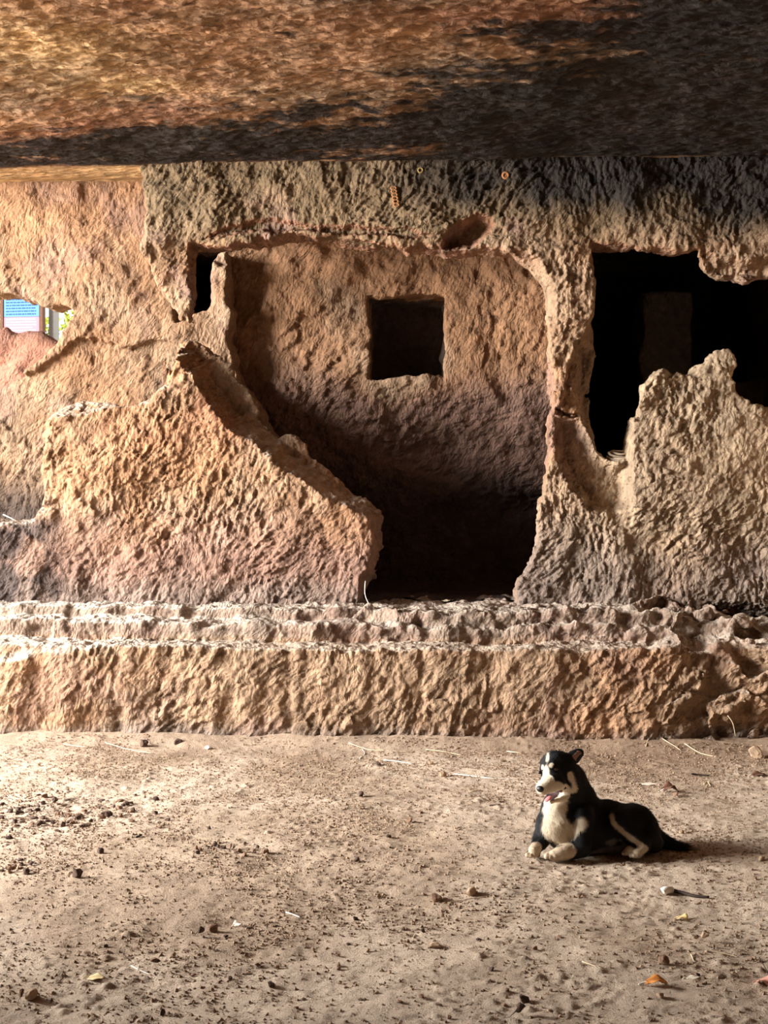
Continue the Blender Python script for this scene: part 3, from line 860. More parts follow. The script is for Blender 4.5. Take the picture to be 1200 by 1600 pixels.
    w_hind = region([((954, 1272, 5.81), (963, 1292, 5.785), 3.5, 4.5), ((963, 1292, 5.785), (1000, 1321, 5.79), 4.5, 5.5), ((1006, 1326, 5.79), (990, 1338, 5.76), 6, 9), ((984, 1331, 5.79), (976, 1337, 5.77), 9, 9)], 9, .004, .004)
    w_belly = region([((930, 1336, 5.86), (975, 1330, 5.86), 10, 12), ((955, 1318, 5.83), (975, 1322, 5.83), 6, 8)], 10, .010, .012)
    w_tail = region([((1080, 1328, 5.945), (1096, 1329, 5.94), 7, 7)], 11, .012, .01)
    c = np.repeat(black[None], len(co), 0)
    c = mix(c, lin(120, 108, 96), 0.7 * w_belly)
    c = mix(c, pale, 0.8 * w_tail)
    for m in (w_face, w_brow, w_chest, w_arm): c = mix(c, white, m)
    c = mix(c, lin(196, 176, 146), 0.5 * w_chest * sst(0.3, 0.1, co[:, 2]))
    c = mix(c, lin(196, 176, 150), w_paw); c = mix(c, lin(190, 172, 146), w_hind)
    toe = sst(0.03, 0.008, co[:, 2]) * np.maximum(w_paw, w_hind)
    c = mix(c, lin(140, 116, 94), 0.7 * toe)
    mouth = region([g_ for dy in (0, .025, .05, .075) for g_ in (((849, 1245.5, 5.700 + dy), (862, 1245, 5.722 + dy), 4.4, 6.0), ((862, 1245, 5.722 + dy), (882, 1231, 5.748 + dy), 6.0, 3.0))], 12, .0012, .0)
    c = mix(c, lin(50, 26, 26), mouth)
    set_col(me, np.clip(c, 0, 1))
    m, nt, b = base_mat('short_coat', 0.62)
    at = nt.nodes.new('ShaderNodeVertexColor'); at.layer_name = 'Tone'
    nt.links.new(at.outputs['Color'], b.inputs['Base Color'])
    b.inputs['Specular IOR Level'].default_value = 0.22
    tc = nt.nodes.new('ShaderNodeTexCoord'); nz = nt.nodes.new('ShaderNodeTexNoise'); nz.inputs['Scale'].default_value = 240; nz.inputs['Detail'].default_value = 3
    bp = nt.nodes.new('ShaderNodeBump'); bp.inputs['Strength'].default_value = 0.5; bp.inputs['Distance'].default_value = 0.003
    nt.links.new(tc.outputs['Object'], nz.inputs['Vector']); nt.links.new(nz.outputs['Fac'], bp.inputs['Height']); nt.links.new(bp.outputs['Normal'], b.inputs['Normal'])
    base = G(930, 1336)
    base[2] = 0
    root = empty('dog', base, 'black and white dog lying on the dusty floor with its mouth open', 'dog')
    def child(name, me_, mat, parent=root):
        me_.transform(__import__('mathutils').Matrix.Translation(-Vector(base)))
        return link(name, me_, mat, parent)
    # fur: short tapering hairs lying along the body
    rg = np.random.default_rng(4)
    tri = np.concatenate([q[:, [0, 1, 2]], q[:, [0, 2, 3]]])
    a, b_, c_ = co[tri[:, 0]], co[tri[:, 1]], co[tri[:, 2]]
    ar = np.linalg.norm(np.cross(b_ - a, c_ - a), axis=1)
    eyed = np.minimum(np.linalg.norm(a - D(868.5, 1202.5, 5.73), axis=1), np.linalg.norm(a - D(843.5, 1207, 5.765), axis=1))
    ar = ar * (eyed > 0.0125)
    ar = ar * (a[:, 2] > 0.006) * (1 - mouth[tri[:, 0]])
    NH = 90000
    f = rg.choice(len(tri), NH, p=ar / ar.sum())
    u = rg.random((NH, 2)); fl = u.sum(1) > 1; u[fl] = 1 - u[fl]
    pos = a[f] + (b_[f] - a[f]) * u[:, :1] + (c_[f] - a[f]) * u[:, 1:]
    nn = no[tri[f, 0]]; hc = c[tri[f, 0]]
    nose = D(845, 1232, 5.69)
    fdir = pos - nose; fdir /= np.linalg.norm(fdir, axis=1)[:, None]
    fdir[:, 2] -= 0.5 * sst(0.10, 0.25, np.linalg.norm(pos - nose, axis=1))
    fdir += 0.35 * rg.normal(size=fdir.shape)
    fdir -= nn * (fdir * nn).sum(1)[:, None]; fdir /= np.linalg.norm(fdir, axis=1)[:, None] + 1e-6
    head = sst(0.20, 0.12, np.linalg.norm(pos - nose, axis=1))
    low = sst(0.11, 0.05, pos[:, 2])
    tailm = sst(XP(1030, 5.95), XP(1050, 5.95), pos[:, 0])
    ln = (0.016 - 0.0128 * np.maximum(head, 0.9 * low * (1 - tailm)) + 0.012 * tailm) * (0.6 + 0.7 * rg.random(NH))
    dr = fdir * 0.93 + nn * (0.30 + 0.15 * rg.random(NH))[:, None]
    side = np.cross(dr, nn); side /= np.linalg.norm(side, axis=1)[:, None] + 1e-6
    w = 0.0007
    tip = pos + dr * ln[:, None]; tip[:, 2] = np.maximum(tip[:, 2], 0.003)
    hv = np.stack([pos - side * w, pos + side * w, tip], 1).reshape(-1, 3)
    hm = mesh_np('fur', hv, np.arange(NH * 3).reshape(-1, 3))
    jit = (0.82 + 0.36 * rg.random(NH))
    set_col(hm, np.clip(np.repeat(hc * jit[:, None], 3, 0), 0, 1))
    body = child('body', me, m)
    fur = child('fur', hm, m); fur['kind'] = 'stuff'
    # head details
    def ell(name, c0, r, mat, axes=None, seg=14, parent=root):
        th = np.linspace(0, math.pi, seg); ph = np.linspace(0, 2 * math.pi, seg * 2 + 1)[:-1]
        T, H = np.meshgrid(th, ph, indexing='ij')
        v = np.stack([np.sin(T) * np.cos(H), np.sin(T) * np.sin(H), np.cos(T)], -1).reshape(-1, 3) * np.array(r)
        if axes is not None: v = v @ np.array(axes)
        v = v + c0
        w_ = seg * 2; ii = np.arange(seg - 1)[:, None] * w_; jj = np.arange(w_)[None]
        jn = (jj + 1) % w_
        f_ = np.stack([ii + jj, ii + w_ + jj, ii + w_ + jn, ii + jn], -1).reshape(-1, 4)
        return child(name, mesh_np(name, v, f_), mat, parent)
    eyem = plain_mat('wet_eye', lin(40, 24, 16), 0.08, 0.1, spec=0.6)
    nosem = plain_mat('wet_nose', lin(24, 21, 22), 0.35, 0.3, 300, spec=0.5)
    tongm = plain_mat('tongue', lin(214, 130, 132), 0.4, 0.12, 200, spec=0.4)
    earm = plain_mat('inner_ear', lin(150, 120, 108), 0.8, 0.2, 120)
    ell('eye', D(868.5, 1202.5, 5.7345), (0.0095, 0.0095, 0.0085), eyem)
    ell('eye', D(843.5, 1207, 5.768), (0.0085, 0.0085, 0.008), eyem)
    hd = np.array([-0.62, -0.62, -0.48]); hd /= np.linalg.norm(hd)
    sd = np.cross(hd, [0, 0, 1]); sd /= np.linalg.norm(sd); ud = np.cross(sd, hd)
    ell('nose', D(844, 1232.5, 5.688), (0.015, 0.0195, 0.0155), nosem, (hd, sd, ud))
    ell('tongue', D(856, 1248.5, 5.712), (0.022, 0.013, 0.0055), tongm, (hd, sd, ud))
    # ears: folded leaves with thickness
    def ear(pts, parts_y, name, thick, inner):
        """pts: rows of (base-edge point, mid point, other-edge point) from root to tip"""
        V = []
        for row in pts: V += [D(*p_) for p_ in row]
        V = np.array(V); nr = len(pts)
        f_ = []
        for i in range(nr - 1):
            for j in range(2):
                f_.append([i * 3 + j, i * 3 + j + 1, i * 3 + j + 4, i * 3 + j + 3])
        m_ = mesh_np(name, V, np.array(f_))
        o = child(name, m_, m)
        set_col(m_, np.repeat(black[None], len(V), 0))
        md = o.modifiers.new('s', 'SUBSURF'); md.levels = 2; md.render_levels = 2
        ms = o.modifiers.new('t', 'SOLIDIFY'); ms.thickness = thick; ms.offset = 0
        if inner:
            V2 = V.copy().reshape(nr, 3, 3); cen = V2.mean((0, 1)); 
            V2 = (V2 - cen) * 0.72 + cen + np.array([-0.002, -0.007, 0.001])
            m2 = mesh_np('inner_ear', V2.reshape(-1, 3), np.array(f_)); o2 = child('inner_ear', m2, earm, o)
            md = o2.modifiers.new('s', 'SUBSURF'); md.levels = 2; md.render_levels = 2
            ms = o2.modifiers.new('t', 'SOLIDIFY'); ms.thickness = 0.002; ms.offset = 0
        return o
    ear([((884, 1179, 5.83), (892, 1184, 5.80), (901, 1196, 5.82)),
         ((893, 1173, 5.84), (899, 1180, 5.815), (905, 1188, 5.835)),
         ((903, 1170, 5.85), (906, 1177, 5.835), (908, 1184, 5.845)),
         ((910, 1171, 5.855), (912, 1175, 5.85), (911, 1180, 5.855))], None, 'ear', 0.007, True)
    ear([((862, 1178, 5.83), (853, 1184, 5.80), (846, 1196, 5.82)),
         ((857, 1177, 5.86), (849, 1183, 5.835), (844, 1194, 5.85)),
         ((853, 1179, 5.89), (847, 1184, 5.875), (843.5, 1191, 5.88)),
         ((851, 1182, 5.91), (848, 1185, 5.905), (846, 1189, 5.91))], None, 'ear', 0.007, False)
    return root
build_dog()

# ------------------------------------------------------------------ OUTDOORS seen through the gap at the left
def build_outside():
    xa = np.concatenate([np.arange(-24, -4.6, 0.4), np.arange(-4.6, 6.0, 0.2)]); ya = np.arange(-6, 34, 0.4)
    X, Y, q = grid_mesh(xa, ya)
    p = np.stack([X, Y, 0 * X], 1).astype(F4)
    Z = -0.08 + 0.06 * fbm(p * 0.5, 3, seed=81) + 0.5 * sst(11, 15, Y)
    Z = np.where((X > -4.7) & (Y < 10.2), -0.4, Z)
    me = mesh_np('outside_ground', np.stack([X, Y, Z], 1), q)
    set_col(me, mix(lin(196, 170, 134), lin(150, 128, 88), sst(-.3, .5, fbm(p * 0.8, 3, seed=82))))
    link('outside_ground', me, DUST, kind='structure')
    # boulder behind the gap
    YB = 11.5
    g = Grid((XP(-330, YB), YB - 0.2, 0.3), (XP(150, YB), YB + 1.3, 3.2), 0.03)
    x, z = g.xz()
    d = sdpoly(x, z, poly([(-300, 500), (-100, 492), (0, 512), (30, 514), (60, 522), (80, 526), (94, 534), (125, 560), (140, 700), (140, 1000), (-320, 1000)], YB))
    yy = g.y - YB
    Fd = np.broadcast_to(d[:, None, :], tuple(g.n)).copy().astype(F4)
    Fd = smax(Fd, (-yy).astype(F4), 0.08); Fd = smax(Fd, (yy - 1.1).astype(F4), 0.1)
    add_noise(g, Fd, [(2.2, 0.05, 3), (8, 0.03, 2)], w=0.3, seed=140)
    co, q = surface_nets(Fd, g.lo, g.h)
    base = np.array([XP(-90, YB), YB + 0.5, 0.3])
    me = mesh_np('boulder', co - base, q)
    cc = coords(me)
    set_col(me, mix(lin(158, 112, 92), lin(132, 96, 82), sst(-.4, .4, fbm(cc * 4, 3))))
    o = link('boulder', me, ROCK); o.location = base
    tag(o, 'brown boulder outdoors seen through the gap in the left wall', 'boulder')
    # sign board on posts
    YS = 14.5
    s = FPX / YS
    gz_ = 0.35
    base = P(36, 600, YS); base[2] = gz_
    root = empty('information_sign', base, 'blue and pink information board on posts seen through the left gap', 'sign')
    yaw = -0.10
    root.rotation_euler = (0, 0, yaw)
    def box(name, lo, hi, mat, parent=root):
        lo = np.array(lo, float); hi = np.array(hi, float)
        v = np.array([[(lo, hi)[a][0], (lo, hi)[b][1], (lo, hi)[c][2]] for a in (0, 1) for b in (0, 1) for c in (0, 1)])
        f = np.array([[0, 1, 3, 2], [4, 6, 7, 5], [0, 4, 5, 1], [2, 3, 7, 6], [0, 2, 6, 4], [1, 5, 7, 3]])
        m = mesh_np(name, v, f, False)
        o = link(name, m, mat, parent)
        bv = o.modifiers.new('b', 'BEVEL'); bv.width = 0.006; bv.segments = 2
        return o
    def zl(py): return P(36, py, YS)[2] - gz_
    def xl(px): return XP(px, YS) - base[0]
    blue = plain_mat('blue_panel', lin(76, 132, 176), 0.5, 0.06); pink = plain_mat('pink_panel', lin(184, 112, 124), 0.5, 0.06)
    brown = plain_mat('brown_post', lin(96, 66, 50), 0.7, 0.2); grey = plain_mat('grey_post', lin(130, 126, 120), 0.6, 0.1); ink = plain_mat('sign_lettering', lin(30, 70, 120), 0.6, 0.1); ink2 = plain_mat('sign_lettering_pink', lin(220, 176, 184), 0.6, 0.05)
    up = box('blue_panel', (xl(7.5), -0.02, zl(495.5)), (xl(65), 0.02, zl(425)), blue)
    lo_ = box('pink_panel', (xl(7.5), -0.02, zl(528)), (xl(65), 0.02, zl(495.5)), pink)
    rg = random.Random(2)
    def rows(name, y0, y1, step, mat, par):
        V = []; Fc = []
        y = y0
        while y < y1:
            x = 11.0
            while x < 60:
                w = rg.uniform(2.0, 7.0)
                if x + w > 62: break
                a = len(V)
                for (xx, zz) in ((x, y + 1.1), (x + w, y + 1.1), (x + w, y - 1.0), (x, y - 1.0)):
                    V.append((xl(xx), -0.023, zl(zz)))
                Fc.append((a, a + 1, a + 2, a + 3)); x += w + 1.1
            y += step
        link(name, mesh_np(name, np.array(V), np.array(Fc), False), mat, par)
    rows('lettering', 436, 494, 4.6, ink, up)
    rows('lettering', 499, 526, 4.4, ink2, lo_)
    box('post', (xl(1.5), -0.03, -0.3), (xl(6.8), 0.05, zl(415)), brown)
    box('post', (xl(65.5), -0.03, -0.3), (xl(71), 0.05, zl(415)), brown)
    box('post', (xl(71.5), 0.12, -0.3), (xl(82), 0.24, zl(405)), grey)
    # sunlit bushes behind the sign
    leafm = plain_mat('bush_leaf', lin(150, 160, 56), 0.6, 0.4, 30); stemm = plain_mat('bush_stem', lin(110, 92, 66), 0.8, 0.2)
    def bush(px, py, Y, rx, rz, label, nl):
        r_ = np.random.default_rng(int(px) + 77)
        c0 = P(px, py, Y)
        b0 = np.array([c0[0], Y, 0.4])
        rt = empty('bush', b0, label, 'bush')
        n = nl
        d = r_.normal(size=(n, 3)); d /= np.linalg.norm(d, axis=1)[:, None]
        cen = d * (r_.random((n, 1)) ** 0.4) * np.array([rx, rx, rz]) + (c0 - b0)
        cen = cen[fbm((cen * 5).astype(F4), 2, seed=4) > -0.15]; n = len(cen)
        a = r_.normal(size=(n, 3)); a /= np.linalg.norm(a, axis=1)[:, None]
        b = np.cross(a, r_.normal(size=(n, 3))); b /= np.linalg.norm(b, axis=1)[:, None]
        L_ = r_.uniform(0.035, 0.075, (n, 1))
        V = np.stack([cen - a * L_, cen + b * L_ * .45, cen + a * L_, cen - b * L_ * .45], 1).reshape(-1, 3)
        link('foliage', mesh_np('foliage', V, np.arange(4 * n).reshape(-1, 4), False), leafm, rt)
        P2 = []
        for k in range(6):
            t = r_.uniform(-1, 1, 3) * np.array([rx * .7, rx * .7, rz * .4])
            P2.append([(0, 0, -0.1), tuple((c0 - b0) * .5 + t * .4), tuple((c0 - b0) + t)])
        for pts in P2: tube('stem', [Vector(v) for v in pts], 0.012, stemm, rt)
    bush(100, 515, 17.5, 0.35, 0.45, 'yellow green bush outdoors right of the information board', 700)
    bush(-8, 490, 17.0, 0.22, 0.5, 'yellow green bush outdoors left of the information board', 500)

def tube_mesh(pts, r, seg=6, taper=0.6):
    pts = [np.array(p, float) for p in pts]
    # resample as a smooth line
    if len(pts) > 2:
        out = []
        for i in range(len(pts) - 1):
            p0 = pts[max(i - 1, 0)]; p1 = pts[i]; p2 = pts[i + 1]; p3 = pts[min(i + 2, len(pts) - 1)]
            for t in np.linspace(0, 1, 5)[:-1]:
                out.append(0.5 * ((2 * p1) + (-p0 + p2) * t + (2 * p0 - 5 * p1 + 4 * p2 - p3) * t * t + (-p0 + 3 * p1 - 3 * p2 + p3) * t ** 3))
        out.append(pts[-1]); pts = out
    n = len(pts); V = []; Fc = []
    for i, p in enumerate(pts):
        t = pts[min(i + 1, n - 1)] - pts[max(i - 1, 0)]; t = t / (np.linalg.norm(t) + 1e-9)
        s = np.cross(t, [0.02, 0.1, 1.0]); s /= np.linalg.norm(s) + 1e-9; u = np.cross(s, t)
        rr = r * (1 - (1 - taper) * i / max(n - 1, 1))
        for k in range(seg):
            a = 2 * math.pi * k / seg
            V.append(p + rr * (math.cos(a) * s + math.sin(a) * u))
    for i in range(n - 1):
        for k in range(seg):
            Fc.append((i * seg + k, i * seg + (k + 1) % seg, (i + 1) * seg + (k + 1) % seg, (i + 1) * seg + k))
    V += [pts[0], pts[-1]]; c0 = len(V) - 2
    F3 = [(c0, (k + 1) % seg, k, k) for k in range(seg)] + [(c0 + 1, (n - 1) * seg + k, (n - 1) * seg + (k + 1) % seg, (n - 1) * seg + (k + 1) % seg) for k in range(seg)]
    me = bpy.data.meshes.new('tube')
    me.from_pydata([tuple(v) for v in V], [], Fc + [f[:3] for f in F3])
    for p_ in me.polygons: p_.use_smooth = True
    me.update()
    return me
def tube(name, pts, r, mat, parent=None, loc=None, seg=6, taper=0.6):
    me = tube_mesh(pts, r, seg, taper)
    if loc is not None: me.transform(__import__('mathutils').Matrix.Translation(-Vector(loc)))
    me.name = name
    o = link(name, me, mat, parent)
    if loc is not None: o.location = loc
    return o
build_outside()

# ------------------------------------------------------------------ STONES, one of each shape, then copies
import bmesh
STONE = [plain_mat('stone_brown', lin(128, 100, 80), 0.9, 0.3, 50), plain_mat('stone_tan', lin(168, 142, 116), 0.9, 0.25, 50), plain_mat('stone_dark', lin(84, 66, 56), 0.9, 0.3, 50), plain_mat('stone_white', lin(226, 218, 206), 0.8, 0.1, 50)]
def hull(seed, flat=0.75, npt=16, sub=1):
    r_ = np.random.default_rng(seed)
    bm = bmesh.new()
    v = r_.normal(size=(npt, 3)); v /= np.linalg.norm(v, axis=1)[:, None]; v *= r_.uniform(0.8, 1.05, (npt, 1)); v *= np.array([1.0, r_.uniform(.7, .95), flat])
    for p in v: bm.verts.new(p)
    res = bmesh.ops.convex_hull(bm, input=bm.verts)
    bmesh.ops.delete(bm, geom=[e for e in res['geom_interior'] if isinstance(e, bmesh.types.BMVert)], context='VERTS')
    bmesh.ops.bevel(bm, geom=list(bm.edges), offset=0.09, segments=1, affect='EDGES')
    bmesh.ops.triangulate(bm, faces=bm.faces[:])
    bmesh.ops.subdivide_edges(bm, edges=bm.edges[:], cuts=1, use_grid_fill=True)
    for w in bm.verts:
        k = np.array(w.co)[None].astype(F4)
        w.co += w.co.normalized() * float(0.10 * fbm(k * 2.6, 3, seed=seed)[0])
    zmin = min(w.co.z for w in bm.verts)
    for w in bm.verts: w.co.z -= zmin * 0.75
    me = bpy.data.meshes.new('stone'); bm.to_mesh(me); bm.free()
    return me
PROTO = {}
for mi in range(4):
    for k in range(6):
        me = hull(100 + k, (0.85, 0.62, 0.95, 0.7, 0.5, 0.78)[k]); me.materials.append(STONE[mi]); PROTO[(mi, k)] = me
def put_stone(px, py, size, mi, k, label, group=None, rot=None, sc=(1, 1, 1), z=None, loc=None, cat='stone', name='stone'):
    if loc is None:
        b = G(px, py, 0.0)
        b = np.array([b[0], b[1], gz(b[0], b[1])])
    else: b = np.array(loc)
    o = bpy.data.objects.new(name, PROTO[(mi, k)])
    dist = float((b - CAM) @ _f)
    r = 0.62 * size * dist / FPX
    o.location = b; o.scale = (r * sc[0], r * sc[1], r * sc[2]); o.rotation_euler = (0, 0, random.uniform(0, 6.28) if rot is None else rot)
    COL.objects.link(o)
    return tag(o, label, cat, group)
BIG = [
    (682, 1406, 20, 0, 0, 'angular brown stone on the open floor below the dog, darker of a pair', 1),
    (736, 1401, 16, 1, 2, 'pale angular stone just right of the darker one, below the dog', 1),
    (1037, 1510, 17, 0, 2, 'brown angular stone standing above the curled orange leaf', 1),
    (1100, 1471, 15, 1, 5, 'pale conical stone between the white-tipped stick and the orange leaf', 1),
    (818, 1571, 18, 2, 0, 'dark stone near the bottom edge of the photo, left of the orange leaf', 1),
    (811, 1594, 18, 2, 5, 'dark stone cut by the bottom edge below another dark stone', 1),
    (333, 1454, 17, 0, 0, 'rounded brown stone in the lower left of the floor, larger of two side by side', 1),
    (313, 1464, 13, 2, 5, 'small dark stone touching the left side of a rounded brown stone', 1),
    (49, 1558, 20, 1, 2, 'tan stone near the bottom left corner of the floor', 1),
    (33, 1559, 14, 0, 5, 'small brown stone left of the tan one in the bottom left corner', 1),
    (120, 1375, 20, 2, 3, 'dark lumpy stone alone on the left floor below the scatter', 1),
    (157, 1333, 13, 2, 0, 'dark round stone below the dense scatter at left', 1),
    (170, 1277, 12, 2, 2, 'dark upright stone at the right end of the dense scatter', 1),
    (415, 1335, 12, 0, 0, 'brown stone alone on the middle of the floor left of centre', 1),
    (564, 1247, 11, 2, 2, 'dark stone on the pale middle of the floor, upper of two', 1),
    (640, 1285, 11, 0, 0, 'brown stone with a lit left side on the middle of the floor, lower of two', 1),
    (678, 1480, 24, 1, 4, 'flat tan stone half buried in the middle of the lower floor', .6),
    (768, 1519, 10, 2, 0, 'small dark stone beside the short pale curl of straw', 1),
    (558, 1587 - 240, 9, 2, 2, 'small dark stone on bare floor under the middle of the plinth', 1),
    (1031, 1563, 14, 1, 0, 'grey clod just below the curled orange leaf', 1),
    (662, 1462 - 3, 9, 2, 5, 'tiny dark stone left above the flat half buried stone', 1),
    (1178, 1500, 9, 1, 0, 'small tan stone near the right edge beside dry straw', 1),
    (1090, 1528, 8, 2, 0, 'tiny dark stone sitting on a pale scrap right of the orange leaf', 1),
    (224, 1167, 16, 2, 3, 'dark clod against the foot of the plinth at left', 1),
    (278, 1164, 15, 2, 0, 'dark clod against the plinth foot, right of a similar clod', 1),
    (325, 1170, 11, 3, 4, 'small white stone at the foot of the plinth', 1),
    (692, 1212, 11, 1, 2, 'small pale stone by the long straw behind the dog', 1),
    (673, 1193, 9, 1, 0, 'small tan stone near the plinth foot above the long straw', 1),
    (591, 1193, 9, 2, 0, 'small dark stone among the straws at the plinth foot', 1),
    (1190, 1347, 12, 1, 0, 'rounded tan stone near the right edge right of the dog tail', 1),
    (1183, 1182, 28, 1, 3, 'angular pale rock lying against the right end of the plinth', 1),
    (748, 1592 - 124, 10, 2, 4, 'small dark flat stone on the floor below the dog and the stone pair', .6),
    (555, 1434, 9, 2, 0, 'small dark stone in the middle of the lower floor', 1),
    (242, 1503, 16, 0, 4, 'low brown stone above the bundle of white straws', .7),
    (424, 1538, 13, 2, 0, 'dark stone in the lower floor right of the white straws', 1),
    (254, 1582, 13, 2, 3, 'dark stone near the bottom edge, lower left', 1),
    (1056, 1248, 10, 0, 0, 'small brown stone touching the curled brown leaf', 1),
    (1065, 1305, 8, 1, 2, 'small tan stone beside a pale chip right of the dog', 1),
]
for (px, py, sz, mi, k, lb, zs) in BIG:
    put_stone(px, py, sz, mi, k, lb, sc=(1, 1, zs))
# the dense scatter at the left
for i in range(105):
    px = random.gauss(95, 78); py = random.gauss(1272, 18)
    if not (2 < px < 300 and 1232 < py < 1325): continue
    put_stone(px, py, random.uniform(5.5, 11.5), random.choice((0, 2, 2)), random.randrange(6), 'dark clod in the dense scatter of clods at the left of the floor', 'clods of the dense scatter at left', sc=(random.uniform(.8, 1.4), 1, random.uniform(.5, 1)), name='clod', cat='clod')
for i in range(22):
    px = random.gauss(28, 16); py = random.gauss(1362, 7)
    if px < 2: continue
    put_stone(px, py, random.uniform(5, 11), random.choice((0, 1, 2)), random.randrange(6), 'clod in the small heap at the left edge below the dense scatter', 'clods of the small heap at the left edge', name='clod', cat='clod')
for i in range(26):
    px = random.gauss(345, 30); py = random.gauss(1328, 5)
    put_stone(px, py, random.uniform(4, 8), random.choice((0, 2)), random.randrange(6), 'clod in the loose row of clods left of centre on the floor', 'clods of the loose row left of centre', name='clod', cat='clod')
for i in range(120):
    px = random.uniform(5, 1195); py = 1178 + 420 * random.random() ** 0.9
    if 800 < px < 1110 and 1230 < py < 1360: continue
    if px < 320 and 1225 < py < 1330: continue
    put_stone(px, py, random.uniform(4.4, 8.6) * (0.8 + 0.5 * (py - 1178) / 420), random.choice((0, 0, 1, 2)), random.randrange(6), 'small loose pebble scattered singly on the open dusty floor', 'loose pebbles on the open floor', sc=(1, 1, random.uniform(.6, 1)), name='pebble', cat='pebble')
# grit that nobody could count
def build_grit():
    r_ = np.random.default_rng(21)
    n = 150000
    x = r_.uniform(-2.9, 2.9, n); y = 3.75 + 4.55 * r_.random(n) ** 0.85
    p = np.stack([x, y, 0 * x], 1).astype(F4)
    den = sst(-0.35, 0.45, fbm(p * 1.7, 3, seed=88) + 0.6 * fbm(p * 9, 2, seed=89))
    keep = r_.random(n) < 0.25 + 0.75 * den
    p = p[keep]; n = len(p)
    h = ground_h(p); p[:, 2] = h + 0.001 + 0.05 * sst(8.12, 8.36, p[:, 1])
    s = 0.0018 + 0.0068 * r_.random(n) ** 3.0
    oc = np.array([[1, 0, 0], [0, 1, 0], [-1, 0, 0], [0, -1, 0], [0, 0, 1], [0, 0, -.6]], F4)
    fc = np.array([[0, 1, 4], [1, 2, 4], [2, 3, 4], [3, 0, 4], [1, 0, 5], [2, 1, 5], [3, 2, 5], [0, 3, 5]])
    V = oc[None] * s[:, None, None] * r_.uniform(0.6, 1.5, (n, 6, 1))
    a = r_.uniform(0, 6.28, n); c, si = np.cos(a)[:, None], np.sin(a)[:, None]
    V = np.stack([V[..., 0] * c - V[..., 1] * si, V[..., 0] * si + V[..., 1] * c, V[..., 2] * 0.8], -1) + p[:, None]
    Fc = (fc[None] + (np.arange(n) * 6)[:, None, None]).reshape(-1, 3)
    me = mesh_np('grit', V.reshape(-1, 3), Fc, False)
    col = mix(np.repeat(lin(176, 150, 124)[None], n, 0), lin(134, 110, 92), r_.random(n) ** 1.6)
    set_col(me, np.repeat(col, 6, 0))
    o = link('grit', me, DUST)
    tag(o, 'fine grit and crumbs of earth strewn over the dusty floor', 'grit', kind='stuff')
build_grit()

# ------------------------------------------------------------------ STRAWS, LEAVES AND LITTER
STRAW = plain_mat('dry_straw', lin(214, 194, 160), 0.7, 0.15, 80); WSTR = plain_mat('white_straw', lin(232, 224, 210), 0.6, 0.08, 80); DSTR = plain_mat('dark_twig', lin(58, 46, 40), 0.8, 0.3, 80)
def straw(pxs, r_px, mat, label, name='straw', cat='straw', lift=0.0):
    pts = []
    for q in pxs:
        b = G(q[0], q[1], 0.0); h = q[2] if len(q) > 2 else 0.0
        bank = 0.05 * float(sst(8.12, 8.36, b[1]))
        pts.append(np.array([b[0], b[1], gz(b[0], b[1]) + h + bank]))
    d = float((pts[0] - CAM) @ _f); r = 0.36 * r_px * d / FPX
    for p in pts: p[2] += r * 0.8 + lift + 0.002
    o = tube(name, pts, r, mat, None, loc=tuple(pts[0]))
    return tag(o, label, cat)
straw([(710, 1209), (735, 1212), (760, 1216.5), (785, 1217), (812, 1217)], 2.2, WSTR, 'long pale straw lying on the floor left of the dog head')
straw([(545, 1166), (575, 1170), (600, 1172), (640, 1173)], 1.8, STRAW, 'long thin straw along the plinth foot left of centre')
straw([(600, 1186), (620, 1188), (645, 1191)], 2.4, WSTR, 'pale straw lying below the long thin one at the plinth foot')
straw([(666, 1171), (690, 1174), (722, 1180)], 1.8, STRAW, 'bent thin straw at the plinth foot right of the long one')
straw([(792, 1174), (818, 1177)], 2.6, STRAW, 'short thick straw at the plinth foot above the dog head')
straw([(562, 1184), (570, 1176), (566, 1170)], 2.0, WSTR, 'upright white straw among straws at the plinth foot')
straw([(1009, 1171), (1019, 1162, .02), (1045, 1169), (1064, 1174)], 2.0, STRAW, 'kinked straw by the plinth foot right of the dog')
straw([(1070, 1170), (1095, 1176), (1124, 1180)], 2.2, STRAW, 'straight straw by the plinth foot toward the right end')
straw([(100, 1164), (130, 1168), (150, 1167)], 1.8, STRAW, 'thin straw at the plinth foot far left')
straw([(165, 1163), (200, 1170), (240, 1177)], 1.8, STRAW, 'thin curved straw at the plinth foot left, beside the dark clods')
straw([(447, 1424), (458, 1427), (469, 1431)], 3.4, WSTR, 'short white stick in the middle left of the lower floor')
straw([(910, 1511), (925, 1516), (943, 1523)], 2.6, STRAW, 'straw on the lower floor left of the orange leaf')
straw([(746, 1496), (750, 1500), (757, 1498)], 2.6, WSTR, 'short pale curl of straw on the lower floor')
straw([(1080, 1495), (1084, 1504)], 3.4, STRAW, 'short pale splinter above the right end of the orange leaf')
straw([(205, 1508), (216, 1516), (236, 1524)], 2.6, WSTR, 'white straw of a small bundle at lower left, lying flat')
straw([(214, 1519), (219, 1509, .01), (224, 1505)], 2.2, WSTR, 'white straw of a small bundle at lower left, pointing up')
straw([(1105, 1488), (1130, 1491), (1155, 1496)], 2.0, STRAW, 'faint straw on the floor near the right edge')
straw([(700, 1410), (725, 1406), (760, 1403)], 1.5, STRAW, 'thin straw beneath the pair of stones below the dog')
straw([(765, 1260), (775, 1259), (782, 1258)], 2.6, DSTR, 'short dark twig on the floor left of the dog chest', name='twig', cat='twig')
straw([(1080, 1208), (1092, 1208), (1108, 1209)], 5, DSTR, 'thick dark twig on the floor behind the dog at right', name='twig', cat='twig')
straw([(212, 1311), (222, 1309)], 5, DSTR, 'stubby dark twig right of the dense scatter', name='twig', cat='twig')
